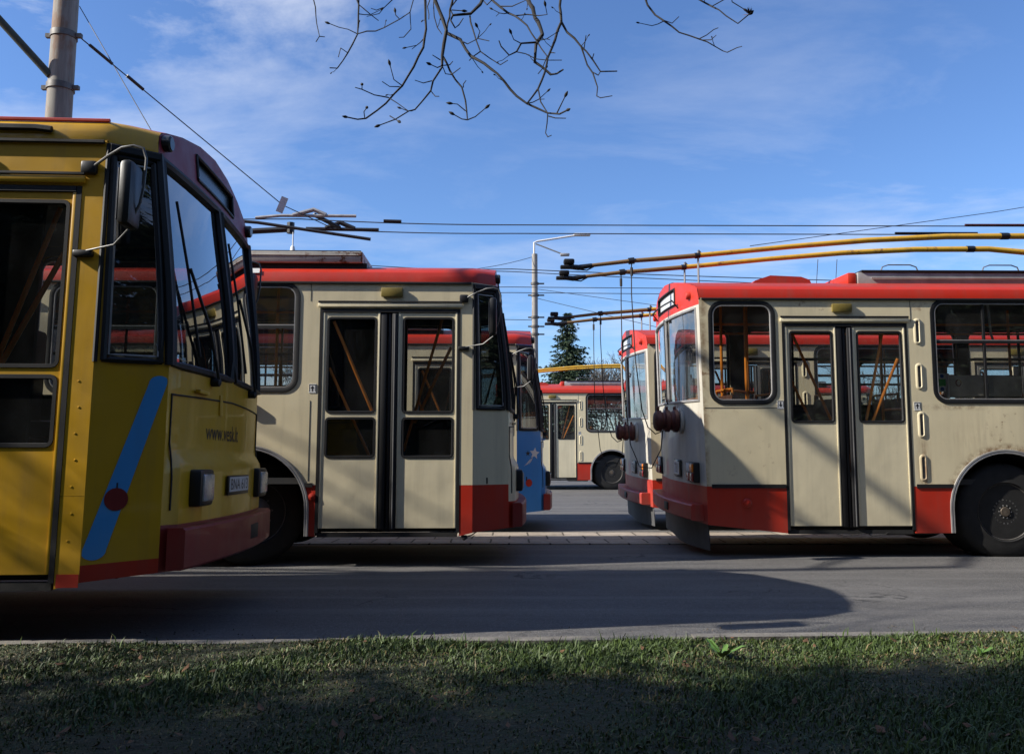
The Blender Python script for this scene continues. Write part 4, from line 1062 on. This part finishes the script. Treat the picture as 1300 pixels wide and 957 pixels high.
k = MB(); k.tube([(3.22, -1.17, 2.76), (3.25, -1.15, 2.44), (3.30, -1.12, 2.34)], .012, 6); k.build('blind_cord', M['white'], rbus)
k = MB(); k.tube([(1.35, -1.23, .31), (1.5, -1.235, .27), (1.62, -1.235, .275), (1.75, -1.235, .30), (1.8, -1.235, .27), (1.95, -1.235, .285), (2.0, -1.23, .32)], .005, 5); k.build('hanging_cable', M['rope'], rbus)
k = MB(); k.tube([(10.66, -1.20, .34), (10.68, -1.21, .28), (10.75, -1.2, .30), (10.85, -1.15, .36), (10.9, -1.1, .40)], .006, 5); k.lathe([(.03,0),(.035,.03),(0,.05)], (10.68,-1.21,.30), (0,0,-1), 8); k.build('hanging_cable', M['rope'], mbus)
k = MB(); k.add([(8.42,-1.2505-.003,2.905),(8.60,-1.2535,2.905),(8.60,-1.235,2.955),(8.42,-1.235,2.955)], [(0,1,2,3)]); k.build('white_tape', M['white'], mbus, 0)

# ------------------------------------------------------------------ poles, wires, lamp
def wood_pole(name):
    t = NT(name)
    n1 = t.noise(3, 6, .7, t.map((4,4,.35))); n2 = t.noise(1.1, 5, .7, t.map((2,2,.6)))
    c = t.mix(t.ramp(n1, .35, .7), (.30,.28,.24), (.17,.155,.13))
    c = t.mix(t.math('MULTIPLY', t.ramp(n2, .50, .60), .75), c, (.19,.085,.035))
    return t.set(color=c, rough=.8, normal=t.bump(n1, .35, .01))
M['post'] = wood_pole('weathered_pole')
M['greenpaint'] = plain('dull_green_paint', (.05,.06,.04), .6, 0, .4, 7, .15)
rp0 = empty('overhead_line_pole', (-6.60, 11.9, 0))
tag(rp0, 'thick rusty overhead line pole rising behind the yellow trolleybus', 'pole')
k = MB(); k.lathe([(.20,-.2),(.19,3),(.175,6),(.160,9.6),(0,9.62)], (0,0,0), (0,0,1), 28); k.build('shaft', M['post'], rp0, 40)
def band(z, r=.18):
    k = MB(); k.lathe([(r-.02,z-.045),(r+.012,z-.045),(r+.012,z+.045),(r-.02,z+.045)], (0,0,0), (0,0,1), 28)
    k.box(-r-.09, -r, -.03, .03, z-.03, z+.03); k.box(r, r+.09, -.03, .03, z-.03, z+.03)
    return k
for z in (5.32, 6.36, 7.16): band(z, .180 if z < 7 else .173).build('clamp_band', M['steel'] if z < 6 else M['rimgrey'], rp0, 40)
k = MB(); k.lathe([(.17,5.14),(.190,5.14),(.190,5.22),(.17,5.22)], (0,0,0), (0,0,1), 24); k.build('clamp_band', M['reel'], rp0, 40)
k = MB(); k.tube([(-.10, -.12, 6.50), (-1.9, -.9, 8.55), (-3.2, -1.5, 10.0)], .055, 10); k.build('bracket_arm', M['greenpaint'], rp0, 40)

def wire(name, pts, r, label, grp=None, mat='wire', sag=0.0, cat='wire'):
    P = []
    for (a, b_) in zip(pts, pts[1:]):
        a = Vector(a); b_ = Vector(b_)
        for i in range(12):
            f_ = i/12; p = a.lerp(b_, f_); p.z -= sag*4*f_*(1-f_); P.append(p)
    P.append(Vector(pts[-1]))
    k = MB(); k.tube(P, r, 6); o = k.build(name, M[mat], None, 40); tag(o, label, cat, grp); return o
WG = 'overhead wires'
wire('contact_wire', [(-40, 16.5, 5.62), (-4.2, 16.5, 5.64), (0, 16.5, 5.52), (40, 16.5, 5.50)], .011, 'upper of the two contact wires running across the sky', WG, sag=.03)
wire('contact_wire', [(-40, 17.15, 5.58), (-3.9, 17.15, 5.60), (0, 17.15, 5.51), (40, 17.15, 5.50)], .011, 'lower of the two contact wires running across the sky', WG, sag=.03)
for X_, Z_, lab in ((0, .0, 'span_wire'),):
    wire('span_wire', [(-6.38, 11.9, 7.15), (-4.40, 15.9, 5.75), (-3.60, 17.2, 5.58)], .010, 'span wire slanting from the thick pole down to the contact wires', WG)
wire('span_wire', [(-6.40, 11.9, 7.62), (-4.6, 11.2, 4.9), (-3.9, 10.95, 3.75)], .007, 'thin steep wire dropping from the thick pole behind the yellow roof', WG)
wire('feeder_wire', [(-12, 20, 5.45), (0, 20, 5.36), (14, 20.5, 5.05), (40, 21, 4.6)], .011, 'upper of two sloping wires passing the street lamp', WG, sag=.05)
wire('feeder_wire', [(-12, 20.5, 5.6), (-5.6, 20.5, 5.72), (0, 20.5, 5.40), (14, 20.5, 4.85), (40, 21, 4.2)], .010, 'second sloping wire just under the other past the lamp', WG, sag=.05)
wire('feeder_wire', [(-30, 28, 6.50), (0, 28, 6.42), (40, 28, 6.3)], .012, 'upper of the low pair of wires behind the lamp post', WG, sag=.06)
wire('feeder_wire', [(-30, 28.6, 6.40), (0, 28.6, 6.34), (40, 28.6, 6.2)], .012, 'lower of the low pair of wires behind the lamp post', WG, sag=.06)
wire('guy_wire', [(.88, 32, 7.1), (9, 30, 5.6), (20, 28, 3.4)], .010, 'wire slanting down right from the lamp post, upper one', WG)
wire('guy_wire', [(.88, 32, 6.75), (7, 30, 4.9), (14, 28, 2.8)], .010, 'wire slanting down right from the lamp post, lower one', WG)
wire('guy_wire', [(.82, 32, 8.35), (-2.6, 30, 7.35), (-7, 28, 7.35), (-12, 27, 7.8)], .010, 'slack wire drooping left from the top of the lamp post', WG, sag=.12)
wire('guy_wire', [(.8, 32, 5.9), (-6, 31, 5.85), (-14, 30, 6.0)], .012, 'level wire leading left from the middle of the lamp post', WG)
wire('guy_wire', [(4, 14, 4.5), (9, 15.5, 5.5), (14, 17, 6.6)], .006, 'faint wire rising to the right behind the yellow trolley poles', WG)

# fittings on the wires
def fitting(name, parts, mat, label):
    k = MB()
    for p, r in parts: k.tube(p, r, 8)
    o = k.build(name, M[mat], None, 40); tag(o, label, 'wire fitting', 'fittings on the overhead wires')
fitting('wire_splice', [([(-5.1, 16.5, 5.665), (-4.6, 16.5, 5.71), (-3.1, 16.5, 5.70)], .032), ([(-4.35, 16.45, 5.70), (-3.95, 16.5, 5.83), (-3.7, 16.5, 5.72)], .045)], 'alu', 'long pale splice on the upper contact wire under the span wire')
fitting('wire_splice', [([(-4.25, 17.15, 5.61), (-2.75, 17.15, 5.585)], .040), ([(-3.85, 17.15, 5.62), (-3.55, 17.15, 5.74), (-3.25, 17.15, 5.61)], .05)], 'plastic', 'dark ribbed insulator on the lower contact wire')
fitting('insulator_bar', [([(-3.95, 16.55, 5.74), (-3.55, 17.1, 5.62)], .045)], 'plastic', 'short dark bar joining the two contact wires')
fitting('insulator_bar', [([(-6.30, 12.06, 7.10), (-6.12, 12.42, 6.97)], .024)], 'plastic', 'dark insulator on the span wire next to the thick pole')
fitting('insulator_bar', [([(-6.0, 12.66, 6.89), (-5.86, 12.94, 6.785)], .026)], 'plastic', 'second insulator on the span wire, a little farther from the pole')
fitting('boom_stub', [([(-5.6, 15.0, 5.25), (-4.6, 15.0, 5.17), (-2.55, 15.0, 4.86)], .030), ([(-5.5, 15.2, 5.02), (-4.0, 15.2, 5.10)], .055), ([(-4.05, 15.2, 5.02), (-4.05, 15.2, 5.22)], .07)], 'plastic', 'dark trolley frog with two arms beside the yellow visor')
fitting('wire_splice', [([(7.9, 17.15, 5.52), (9.6, 17.15, 5.52)], .022)], 'plastic', 'dark sleeve on the lower contact wire at far right')
fitting('wire_splice', [([(9.0, 16.5, 5.52), (11.0, 16.5, 5.52)], .022)], 'reel', 'dark sleeve on the upper contact wire at far right')
fitting('wire_splice', [([(-2.55, 16.5, 5.60), (-2.2, 16.5, 5.59)], .035)], 'plastic', 'small dark clamp on the upper contact wire past its splice')
k = MB(); k.box(-.065, .065, -.006, .006, -.31, 0); o = k.build('tag_plate', M['plate'], None); o.location = (-4.32, 15.75, 5.86); o.rotation_euler = (.1, .35, .2)
tag(o, 'small pale tag plate hanging on the span wire', 'tag plate')

t_ = NT('pale_concrete'); n_c = t_.noise(2.5, 6, .7, t_.map((3,3,.5)))
M['palepost'] = t_.set(color=t_.mix(t_.math('MULTIPLY', t_.ramp(n_c, .52, .60), .6), (.30,.28,.25), (.17,.10,.06)), rough=.85)
lp = empty('street_lamp', (.87, 32, -.1)); tag(lp, 'concrete street lamp post with white arm against the sky', 'street lamp')
k = MB(); k.lathe([(.13,0),(.12,5),(.108,8.55),(0,8.57)], (0,0,0), (0,0,1), 20); k.build('post', M['palepost'], lp, 40)
for z in (5.45, 5.75, 6.1, 6.95, 7.4):
    k = MB(); k.lathe([(.12,z-.04),(.155,z-.04),(.155,z+.04),(.12,z+.04)], (0,0,0), (0,0,1), 16); k.box(-.26 if z < 7 else .14, .36, -.03, .03, z-.025, z+.025); k.build('pole_clamp', M['rimgrey'], lp, 40)
M['whitepaint'] = plain('white_lamp_paint', (.62,.62,.62), .45, .1, .1, 5, .05)
k = MB(); k.tube([(-.02, 0, 8.4), (-.02, 0, 9.0), (.10, 0, 9.05), (1.55, 0, 9.28)], .038, 10); k.build('arm', M['whitepaint'], lp, 40)
k = MB(); k.tube([(.05, 0, 8.95), (1.0, -.5, 8.45)], .025, 8); k.build('arm', M['armgrey'], lp, 40)
k = MB(); k.box(1.5, 2.15, -.12, .12, 9.26, 9.36, 0, .04); k.build('lamp_head', M['whitepaint'], lp, 40)
k = MB(); k.box(.95, 1.3, -.6, -.42, 8.36, 8.46, 0, .03); k.build('lamp_head', M['alu'], lp, 40)
lp = empty('street_lamp', (7.2, 52, -.1)); tag(lp, 'small distant street lamp with thin white arm beside the spruce', 'street lamp')
k = MB(); k.lathe([(.17,0),(.13,6.3),(0,6.32)], (0,0,0), (0,0,1), 12); k.build('post', M['whitepaint'], lp, 40)
k = MB(); k.tube([(-.1, 0, 6.25), (2.6, 0, 6.45)], .05, 8); k.build('arm', M['whitepaint'], lp, 40)

# ------------------------------------------------------------------ trees
M['bark'] = plain('bark_dark', (.055,.045,.036), .9, 0, .4, 6, .5)
M['bark_grey'] = plain('bark_grey', (.10,.088,.075), .9, 0, .4, 5, .5)
M['twig'] = plain('twig_bark', (.011,.009,.008), .8, 0, .35, 30, .3)
def bare_tree(name, loc, h, seed, label, spread=.9, depth=6, rmin=.006, mat='bark_grey', lift=.25, grp=None, trunk_f=.28):
    rd = random.Random(seed); root = empty(name, loc); tag(root, label, 'tree', grp)
    tr = MB(); cr = MB()
    r0 = h*.018
    def grow(p, d, L, r, lev, mb):
        pts = [p]; n = 4 if lev < 3 else 3; rs = [r]
        for i in range(n):
            d = (d+Vector((rd.gauss(0,.13), rd.gauss(0,.13), rd.gauss(0,.10)+.05*lift))).normalized()
            pts.append(pts[-1]+d*(L/n)); rs.append(r*(1-.38*(i+1)/n))
        mb.tube(pts, rs, 8 if lev == 0 else (6 if lev < 3 else 3), cap=False)
        if lev >= depth: return
        k = rd.choice((2,3,3)) if lev else 4
        for i in range(k+ (1 if lev > 1 else 0)):
            f_ = rd.uniform(.45, 1.0) if i else 1.0
            idx = min(n, max(1, int(round(f_*n)))); q = pts[idx]
            t = (pts[idx]-pts[idx-1]).normalized(); a = rd.uniform(0, 6.283); u = t.orthogonal().normalized(); w_ = t.cross(u)
            ang = rd.uniform(.35, .95)*spread*(.5 if i == 0 else 1)
            nd = (t*math.cos(ang)+(u*math.cos(a)+w_*math.sin(a))*math.sin(ang)+Vector((0,0,lift*.5))).normalized()
            grow(q, nd, L*rd.uniform(.62, .84), max(rmin, rs[idx]*rd.uniform(.55, .75)), lev+1, cr)
    grow(Vector((0,0,-.1)), Vector((0,0,1)), h*trunk_f, r0, 0, tr)
    tr.build('trunk', M[mat], root, 60); cr.build('crown', M[mat], root, 60)
    return root
# street trees left of the picture, whose bare crowns dapple the lawn and the buses
bare_tree('bare_tree', (-9.6, 1.6, .1), 10.5, 21, 'tall bare street tree on the lawn left of the yellow trolleybus', 1.0, 5, .007, grp='bare street trees')
bare_tree('bare_tree', (-14.8, 6.2, 0), 16.5, 8, 'tall bare tree beyond the yellow trolleybus, out to the left', 1.0, 3, .012, grp='bare street trees')
k = MB()
tall = [o for o in bpy.data.objects if o.get('label', '').startswith('tall bare tree beyond')][0]
T0 = Vector(tall.location)
for P_, ra, rb_ in (([(-14.8,6.2,6.0),(-12.6,5.2,8.6),(-10.4,5.2,10.0),(-9.9,6.4,10.2),(-9.8,7.6,10.35)], .09, .05), ([(-14.8,6.2,5.4),(-12.2,5.6,7.6),(-10.3,5.4,8.9),(-9.8,6.5,9.25),(-9.6,7.3,9.4)], .08, .03)):
    P_ = [Vector(p)-T0 for p in P_]; k.tube(P_, [ra+(rb_-ra)*i/(len(P_)-1) for i in range(len(P_))], 8)
k.build('limbs', M['bark_grey'], tall, 60)
# trees far behind the yard
for i, (x, y, h, sd) in enumerate(((5.8, 60, 8.4, 31), (7.4, 66, 9.8, 32), (9.6, 60, 8.0, 33), (30, 70, 9, 34), (44, 68, 9.5, 35), (-16, 64, 8, 36), (4.6, 66, 7.6, 37))):
    bare_tree('bare_tree', (x, y, -.1), h, sd, ['slim bare tree nearest the spruce', 'bare tree in the gap above the far trolleybus', 'low bare tree beside the second bus roof', 'bare tree seen over the right hand roofs', 'farthest bare tree over the right hand roofs', 'bare tree hidden behind the left hand buses', 'thin bare tree partly behind the spruce'][i], 1.0, 6, .016, lift=.4, grp='bare trees behind the yard')

def spruce(loc, h, rb, seed, label, grp=None):
    rd = random.Random(seed); root = empty('spruce_tree', loc); tag(root, label, 'tree', grp)
    k = MB(); k.tube([(0,0,-.1),(0,0,h*.98)], [.22,.02], 8); k.build('trunk', M['bark'], root, 60)
    c = MB(); z = .8
    while z < h-.05:
        f_ = 1-z/h; rad = rb*(f_**.72)*rd.uniform(.86, 1.08)+.06; nb = 7+int(rad*5)
        for i in range(nb):
            a = rd.uniform(0, 6.283); L = rad*rd.uniform(.55, 1.12); dv = Vector((math.cos(a), math.sin(a), 0)); pv = Vector((-math.sin(a), math.cos(a), 0))
            m = max(3, int(L/.16))
            for j in range(m):
                s_ = (j+rd.random())/m; p = dv*L*s_+Vector((0,0,z-.28*L*s_+.16*L*s_*s_+rd.gauss(0,.04)))
                w_ = .34*(1-.55*s_)+.05
                for q in range(5):
                    d = (dv*rd.uniform(.3,1)+pv*rd.choice((-1,1))*rd.uniform(.2,.9)+Vector((0,0,rd.uniform(-.75,.12)))).normalized()
                    l_ = w_*rd.uniform(.6, 1.15); u = d.cross(Vector((rd.gauss(0,1), rd.gauss(0,1), rd.gauss(0,1)))).normalized()*.040
                    c.add([p-u, p+u, p+d*l_], [(0,1,2)])
        z += rd.uniform(.13, .20)
    c.build('crown', M['needles'], root, 0); return root
t_ = NT('spruce_needles'); M['needles'] = t_.set(color=t_.mix(t_.ramp(t_.noise(1.4, 4), .35, .7), (.020,.038,.018), (.050,.080,.030)), rough=.7)
spruce((3.3, 50, -.1), 9.15, 3.3, 4, 'dark green spruce beyond the farthest trolleybus')

# a belt of tall spruces along the lawn behind the photographer and to the right; added to block sky light and shade the lawn, seen only in reflections
proto = spruce((-13, -9, .1), 13.0, 3.4, 9, 'tall unseen spruce of the belt added round the lawn to block light', 'added spruce belt that blocks light')
for x, y, s_, a in ((-9,-10.5,1.05,1),(-5.5,-9,.95,2),(-2,-10.5,1.1,3),(2,-9,1.0,4),(5.5,-10,1.08,5),(9,-8.5,.96,.5),(12,-6.5,1.05,1.5),(14,-3,1.0,2.5),(15.5,.5,1.08,3.5),(17,4,.95,4.5),(-17,-10,1.1,5.5),(-21,-11,1.0,.2),(-11,-12.5,1.25,.7),(-7.2,-13,1.3,1.7),(-3.6,-12.5,1.25,2.7),(0,-13,1.3,3.7),(3.8,-12.5,1.25,4.7),(7.4,-13,1.3,5.7),(11,-11.5,1.25,.9),(14.5,-8,1.3,1.9),(-15,-13,1.3,2.9),(-19,-14,1.3,3.9),(-10.2,.75,.82,1.1),(-14.5,-1.5,.95,2.2),(9.5,-1.0,.9,3.0),(12.5,1.2,.95,.4)):
    r = proto.copy(); COL.objects.link(r); r.location = (x, y, .1); r.scale = (s_, s_, s_); r.rotation_euler = (0, 0, a)
    for ch in proto.children:
        c = ch.copy(); COL.objects.link(c); c.parent = r
# the tree over the photographer: trunk behind, limb reaching out overhead, drooping twigs with buds
BR = [(5,3,0,[(-1068,4300,3592),(-1056,4275,3531),(-1029,4250,3381),(-1007,4225,3301),(-1018,4200,3259)]),
(3,2,0,[(-1001,4200,3288),(-973,4200,3285)]),
(7,4,0,[(-909,4600,3761),(-873,4580,3669),(-872,4560,3483),(-921,4540,3361),(-973,4520,3262),(-1011,4500,3255)]),
(5,3,0,[(-877,4600,3680),(-762,4600,3583)]),
(4,3,1,[(-861,4500,3453),(-1018,4500,3513)]),
(5,4,0,[(-861,4500,3453),(-709,4475,3477),(-621,4450,3513),(-561,4425,3540),(-532,4400,3632)]),
(4,2,0,[(-564,4450,3554),(-555,4433,3447),(-592,4417,3392),(-616,4400,3382)]),
(3,2,1,[(-614,4400,3487),(-636,4400,3511),(-638,4400,3525)]),
(4,2,0,[(-647,4400,3608),(-703,4400,3550),(-726,4400,3519),(-794,4400,3503)]),
(3,2,0,[(-703,4400,3555),(-741,4400,3539),(-772,4400,3550)]),
(3,2,0,[(-913,4500,3342),(-942,4450,3346),(-943,4400,3270)]),
(10,5,1,[(-461,4200,3536),(-444,4171,3313),(-454,4143,3200),(-555,4114,2982),(-675,4086,2841),(-725,4057,2788),(-761,4029,2772),(-804,4000,2771)]),
(4,2,1,[(-546,4050,2954),(-585,4025,2975),(-601,4000,3037)]),
(3,2,0,[(-560,4050,2949),(-605,4025,2939),(-639,4000,2954)]),
(5,3,0,[(-607,4000,2872),(-670,3967,2871),(-726,3933,2885),(-752,3900,2880)]),
(3,2,1,[(-737,4000,2914),(-719,3900,2894)]),
(3,2,1,[(-721,4000,2771),(-716,3950,2779),(-696,3900,2776)]),
(3,2,0,[(-607,4000,2872),(-562,3975,2835),(-502,3950,2783)]),
(15,9,0,[(-397,4000,3432),(-359,3975,3308),(-321,3950,3193),(-338,3925,3051),(-336,3900,2990)]),
(7,3,1,[(-340,3950,3063),(-338,3929,2996),(-379,3907,2916),(-388,3886,2857),(-459,3864,2755),(-486,3843,2739),(-545,3821,2690),(-613,3800,2654)]),
(3,2,1,[(-583,3900,2738),(-537,3850,2694)]),
(3,2,0,[(-385,3900,2913),(-423,3875,2891),(-460,3850,2894)]),
(3,2,0,[(-390,3900,2864),(-365,3875,2825),(-345,3850,2814)]),
(4,2,1,[(-340,3950,3013),(-361,3925,2991),(-389,3900,2994)]),
(3,2,0,[(-340,3950,3013),(-301,3925,3005),(-285,3900,3011)]),
(3,2,0,[(-350,3950,3042),(-383,3900,3043)]),
(4,2,0,[(-399,4100,3450),(-393,4067,3327),(-373,4033,3250),(-348,4000,3200)]),
(3,2,0,[(-414,4100,3450),(-426,4050,3370),(-413,4000,3277)]),
(8,4,0,[(-338,3950,3062),(-299,3913,2969),(-239,3875,2870),(-219,3837,2788),(-207,3800,2679)]),
(4,3,1,[(-207,3800,2679),(-171,3800,2694),(-124,3800,2735)]),
(4,3,1,[(-207,3800,2679),(-233,3800,2683),(-269,3800,2704)]),
(3,2,1,[(-216,3800,2722),(-254,3800,2755),(-278,3800,2758)]),
(3,2,0,[(-230,3850,2859),(-229,3825,2863),(-215,3800,2870)]),
(3,2,0,[(-291,3900,2944),(-317,3875,2937),(-329,3850,2962)]),
(3,2,0,[(-291,3900,2944),(-245,3850,2955)]),
(10,5,1,[(-327,4050,3230),(-256,4011,3176),(-202,3972,3072),(-135,3933,3016),(-70,3894,2946),(22,3856,2818),(70,3817,2765),(165,3778,2703),(218,3739,2683),(246,3700,2683)]),
(4,3,1,[(205,3750,2689),(240,3700,2748)]),
(4,2,0,[(164,3750,2691),(153,3733,2590),(162,3717,2566),(178,3700,2567)]),
(3,2,0,[(168,3750,2677),(197,3725,2658),(244,3700,2647)]),
(4,2,0,[(-248,4000,3162),(-218,3967,3132),(-165,3933,3143),(-110,3900,3114)]),
(6,3,0,[(-214,4100,3347),(-197,4062,3256),(-157,4025,3121),(-57,3987,3034),(-21,3950,3040)]),
(4,2,0,[(-156,4000,3109),(-192,3975,3070),(-208,3950,3039)]),
(3,2,1,[(-171,4000,3176),(-158,3975,3200),(-169,3950,3210)]),
(14,8,0,[(-138,4200,3531),(-164,4167,3447),(-212,4133,3377),(-301,4100,3351)]),
(7,3,0,[(-301,4100,3351),(-312,4100,3323),(-289,4100,3283),(-270,4100,3299),(-248,4100,3335)]),
(5,4,0,[(-301,4100,3351),(-316,4100,3387),(-271,4100,3451)]),
(4,3,1,[(-308,4100,3379),(-256,4100,3375)]),
(8,5,0,[(-302,4100,3459),(-323,4000,3213)]),
(9,4,0,[(-126,4300,3562),(-61,4240,3470),(17,4180,3389),(77,4120,3306),(120,4060,3200),(173,4000,3085)]),
(5,3,1,[(17,4200,3401),(78,4175,3395),(139,4150,3375),(180,4125,3368),(171,4100,3399)]),
(5,3,0,[(-61,4200,3453),(1,4150,3426),(69,4100,3431)]),
(5,3,0,[(-165,4300,3553),(-132,4250,3488),(-103,4200,3490)]),
(17,12,0,[(73,4300,3587),(95,4233,3483),(135,4167,3350),(155,4100,3248)]),
(12,6,0,[(155,4100,3248),(121,4080,3186),(114,4060,3083),(193,4040,3008),(221,4020,3003),(253,4000,3016)]),
(8,4,0,[(120,4050,3181),(46,4040,3171),(23,4030,3123),(-14,4020,3099),(-54,4010,3140),(-65,4000,3166)]),
(4,2,1,[(46,4050,3175),(9,4025,3183),(-3,4000,3201)]),
(4,2,0,[(27,4050,3130),(68,4037,3115),(119,4025,3082),(177,4013,3070),(246,4000,3064)]),
(4,2,0,[(173,4000,3082),(146,3975,3005),(127,3950,2971)]),
(11,5,0,[(251,4200,3539),(253,4133,3332),(217,4067,3203),(177,4000,3078),(159,3933,2971),(124,3867,2859),(70,3800,2758)]),
(5,3,0,[(122,3800,2830),(133,3775,2755),(164,3750,2691)]),
(4,2,0,[(189,4100,3145),(213,4000,3101)]),
(9,4,0,[(254,4150,3341),(281,4120,3270),(349,4090,3179),(402,4060,3098),(439,4030,3019),(518,4000,3007)]),
(6,3,0,[(342,4000,3135),(369,3983,3032),(395,3967,2982),(415,3950,2903),(409,3933,2851),(425,3917,2835),(480,3900,2838)]),
(3,2,0,[(356,4000,3124),(362,3950,3168)]),
(3,2,0,[(396,4000,3070),(399,3950,3073)]),
(3,2,0,[(399,4000,3001),(422,3975,2975),(430,3950,2982)]),
(8,3,0,[(755,4600,3743),(770,4567,3659),(806,4533,3582),(849,4500,3529),(925,4467,3445),(1025,4433,3390),(1146,4400,3305),(1161,4367,3281),(1205,4333,3291),(1222,4300,3282)]),
(4,2,0,[(830,4400,3480),(874,4400,3464),(912,4400,3502)]),
(4,2,0,[(1017,4400,3373),(1056,4383,3387),(1091,4367,3410),(1112,4350,3412)]),
(4,2,0,[(1029,4400,3367),(1077,4375,3356),(1100,4350,3370)]),
(7,4,2,[(1005,4500,3681),(1067,4460,3617),(1099,4420,3571),(1165,4380,3495),(1216,4340,3431),(1266,4300,3462)]),
(4,3,0,[(1094,4400,3561),(1161,4400,3600),(1185,4400,3619)]),
(4,2,1,[(1203,4400,3619),(1205,4400,3587),(1267,4400,3546)])]
tree = empty('budding_tree', (1.6, -2.6, .1)); tag(tree, 'budding tree whose drooping twigs hang in at the top', 'tree')
def rel(p): return Vector(p)-Vector((1.6, -2.6, .1))
k = MB(); k.tube([rel(p) for p in ((1.6,-2.6,0),(1.55,-2.55,1.5),(1.6,-2.4,3.2),(1.4,-2.1,5.2),(1.3,-1.9,7.5),(1.5,-2.0,9.5))], [.24,.20,.18,.15,.09,.03], 14); k.build('trunk', M['bark'], tree, 60)
limbs = MB()
mainl = [(1.45,-2.2,4.6),(1.1,-.9,5.6),(.6,.8,6.0),(.15,2.6,5.7),(-.1,3.7,5.1),(-.2,4.2,4.4)]
limbs.tube([rel(p) for p in mainl], [.10,.085,.07,.05,.034,.018], 10)
lim2 = [(.6,.8,6.0),(.95,2.4,5.8),(1.0,3.6,5.2),(.85,4.3,4.4)]
limbs.tube([rel(p) for p in lim2], [.05,.04,.028,.012], 8)
lim3 = [(.15,2.6,5.7),(-.5,3.6,5.2),(-.85,4.4,4.5)]
limbs.tube([rel(p) for p in lim3], [.035,.026,.010], 8)
ends = [Vector(p) for p in (mainl[-1], mainl[-2], lim2[-1], lim3[-1])]
rd = random.Random(2)
for r0, r1, bud, pts in BR:
    P = [Vector(p)/1000.0 for p in pts]
    # soften the corners a little and add the small knuckles of a real twig
    Q = [P[0]]
    for a, b_ in zip(P, P[1:]):
        m = max(1, int((b_-a).length/.05))
        for i in range(1, m+1):
            q = a.lerp(b_, i/m)
            if i < m: q = q+Vector((rd.gauss(0,.0022), rd.gauss(0,.006), rd.gauss(0,.0022)))
            Q.append(q)
    ra, rb_ = max(.0027, r0*.00075), max(.0021, r1*.00075); n = len(Q)
    if P[0].z > 3.55 and r0 >= 5:    # comes from above the picture: join it to the nearest limb end
        e = min(ends, key=lambda v: (v-P[0]).length); mid = e.lerp(P[0], .5)+Vector((0,.05,.04))
        Q = [e, mid]+Q; rs = [ra*1.5, ra*1.2]+[ra+(rb_-ra)*i/max(1, n-1) for i in range(n)]
    else: rs = [ra+(rb_-ra)*i/max(1, n-1) for i in range(n)]
    rs = [r_*(1.0+.22*(rd.random()-.4)) for r_ in rs]
    limbs.tube([rel(q) for q in Q], rs, 6)
    # side spurs
    for q in Q[3:-1:4]:
        if rd.random() < .62:
            d = Vector((rd.gauss(0,1), rd.gauss(0,1), rd.gauss(.2,1))).normalized(); l_ = rd.uniform(.012, .065)
            limbs.tube([rel(q), rel(q+d*l_), rel(q+d*l_*1.5+Vector((0,0,.01)))], [.0021,.0018,.0015], 4)
            limbs.lathe([(.0012,0),(.0036,.005),(.0036,.010),(0,.016)], rel(q+d*l_*1.5+Vector((0,0,.008))), d, 6)
    # finer side twigs that droop and turn up at the tip
    if r0 >= 6 and len(Q) > 8:
        for q in Q[5:-2:5]:
            if rd.random() < .55:
                sx_ = rd.choice((-1, 1)); l_ = rd.uniform(.05, .15); a_ = rd.uniform(-.9, .35); yy_ = rd.uniform(-.5, .5)
                d1 = Vector((sx_*math.cos(a_), yy_, math.sin(a_))).normalized(); e1 = q+d1*l_*.55; d2 = (d1+Vector((0,0,.55))).normalized(); e2 = e1+d2*l_*.5
                limbs.tube([rel(q), rel(q.lerp(e1,.5)+Vector((0,0,-.004))), rel(e1), rel(e2)], [.0030,.0026,.0023,.0018], 5)
                limbs.lathe([(.0014,-.003),(.0044,.005),(.005,.011),(.0026,.018),(0,.023)], rel(e2), d2, 6)
                if rd.random() < .6:
                    d3 = (d1+Vector((rd.gauss(0,.5), rd.gauss(0,.5), -.5))).normalized(); limbs.tube([rel(e1), rel(e1+d3*l_*.3)], [.0022,.0016], 4)
    if bud:
        d = _loopnormal(Q[-2], Q[-1]); s_ = 1.0 if bud == 1 else 1.6
        limbs.lathe([(.002*s_,-.004),(.0062*s_,.006),(.0075*s_,.014),(.004*s_,.024),(0,.031)], rel(Q[-1]), d, 8)
limbs.build('branches', M['twig'], tree, 60)
# withered leaf cluster on the right-hand twig
k = MB(); c0 = Vector(BR[-3][3][-1])/1000.0
for i in range(9):
    d = Vector((rd.gauss(0,1), rd.gauss(0,1), rd.gauss(.5,1))).normalized(); u = d.orthogonal().normalized()*.008
    k.add([rel(c0), rel(c0+d*.016+u), rel(c0+d*.042), rel(c0+d*.016-u)], [(0,1,2,3)])
k.build('withered_leaf', plain('withered_leaf', (.10,.04,.02), .8, 0, .4, 20, .1), tree, 0)
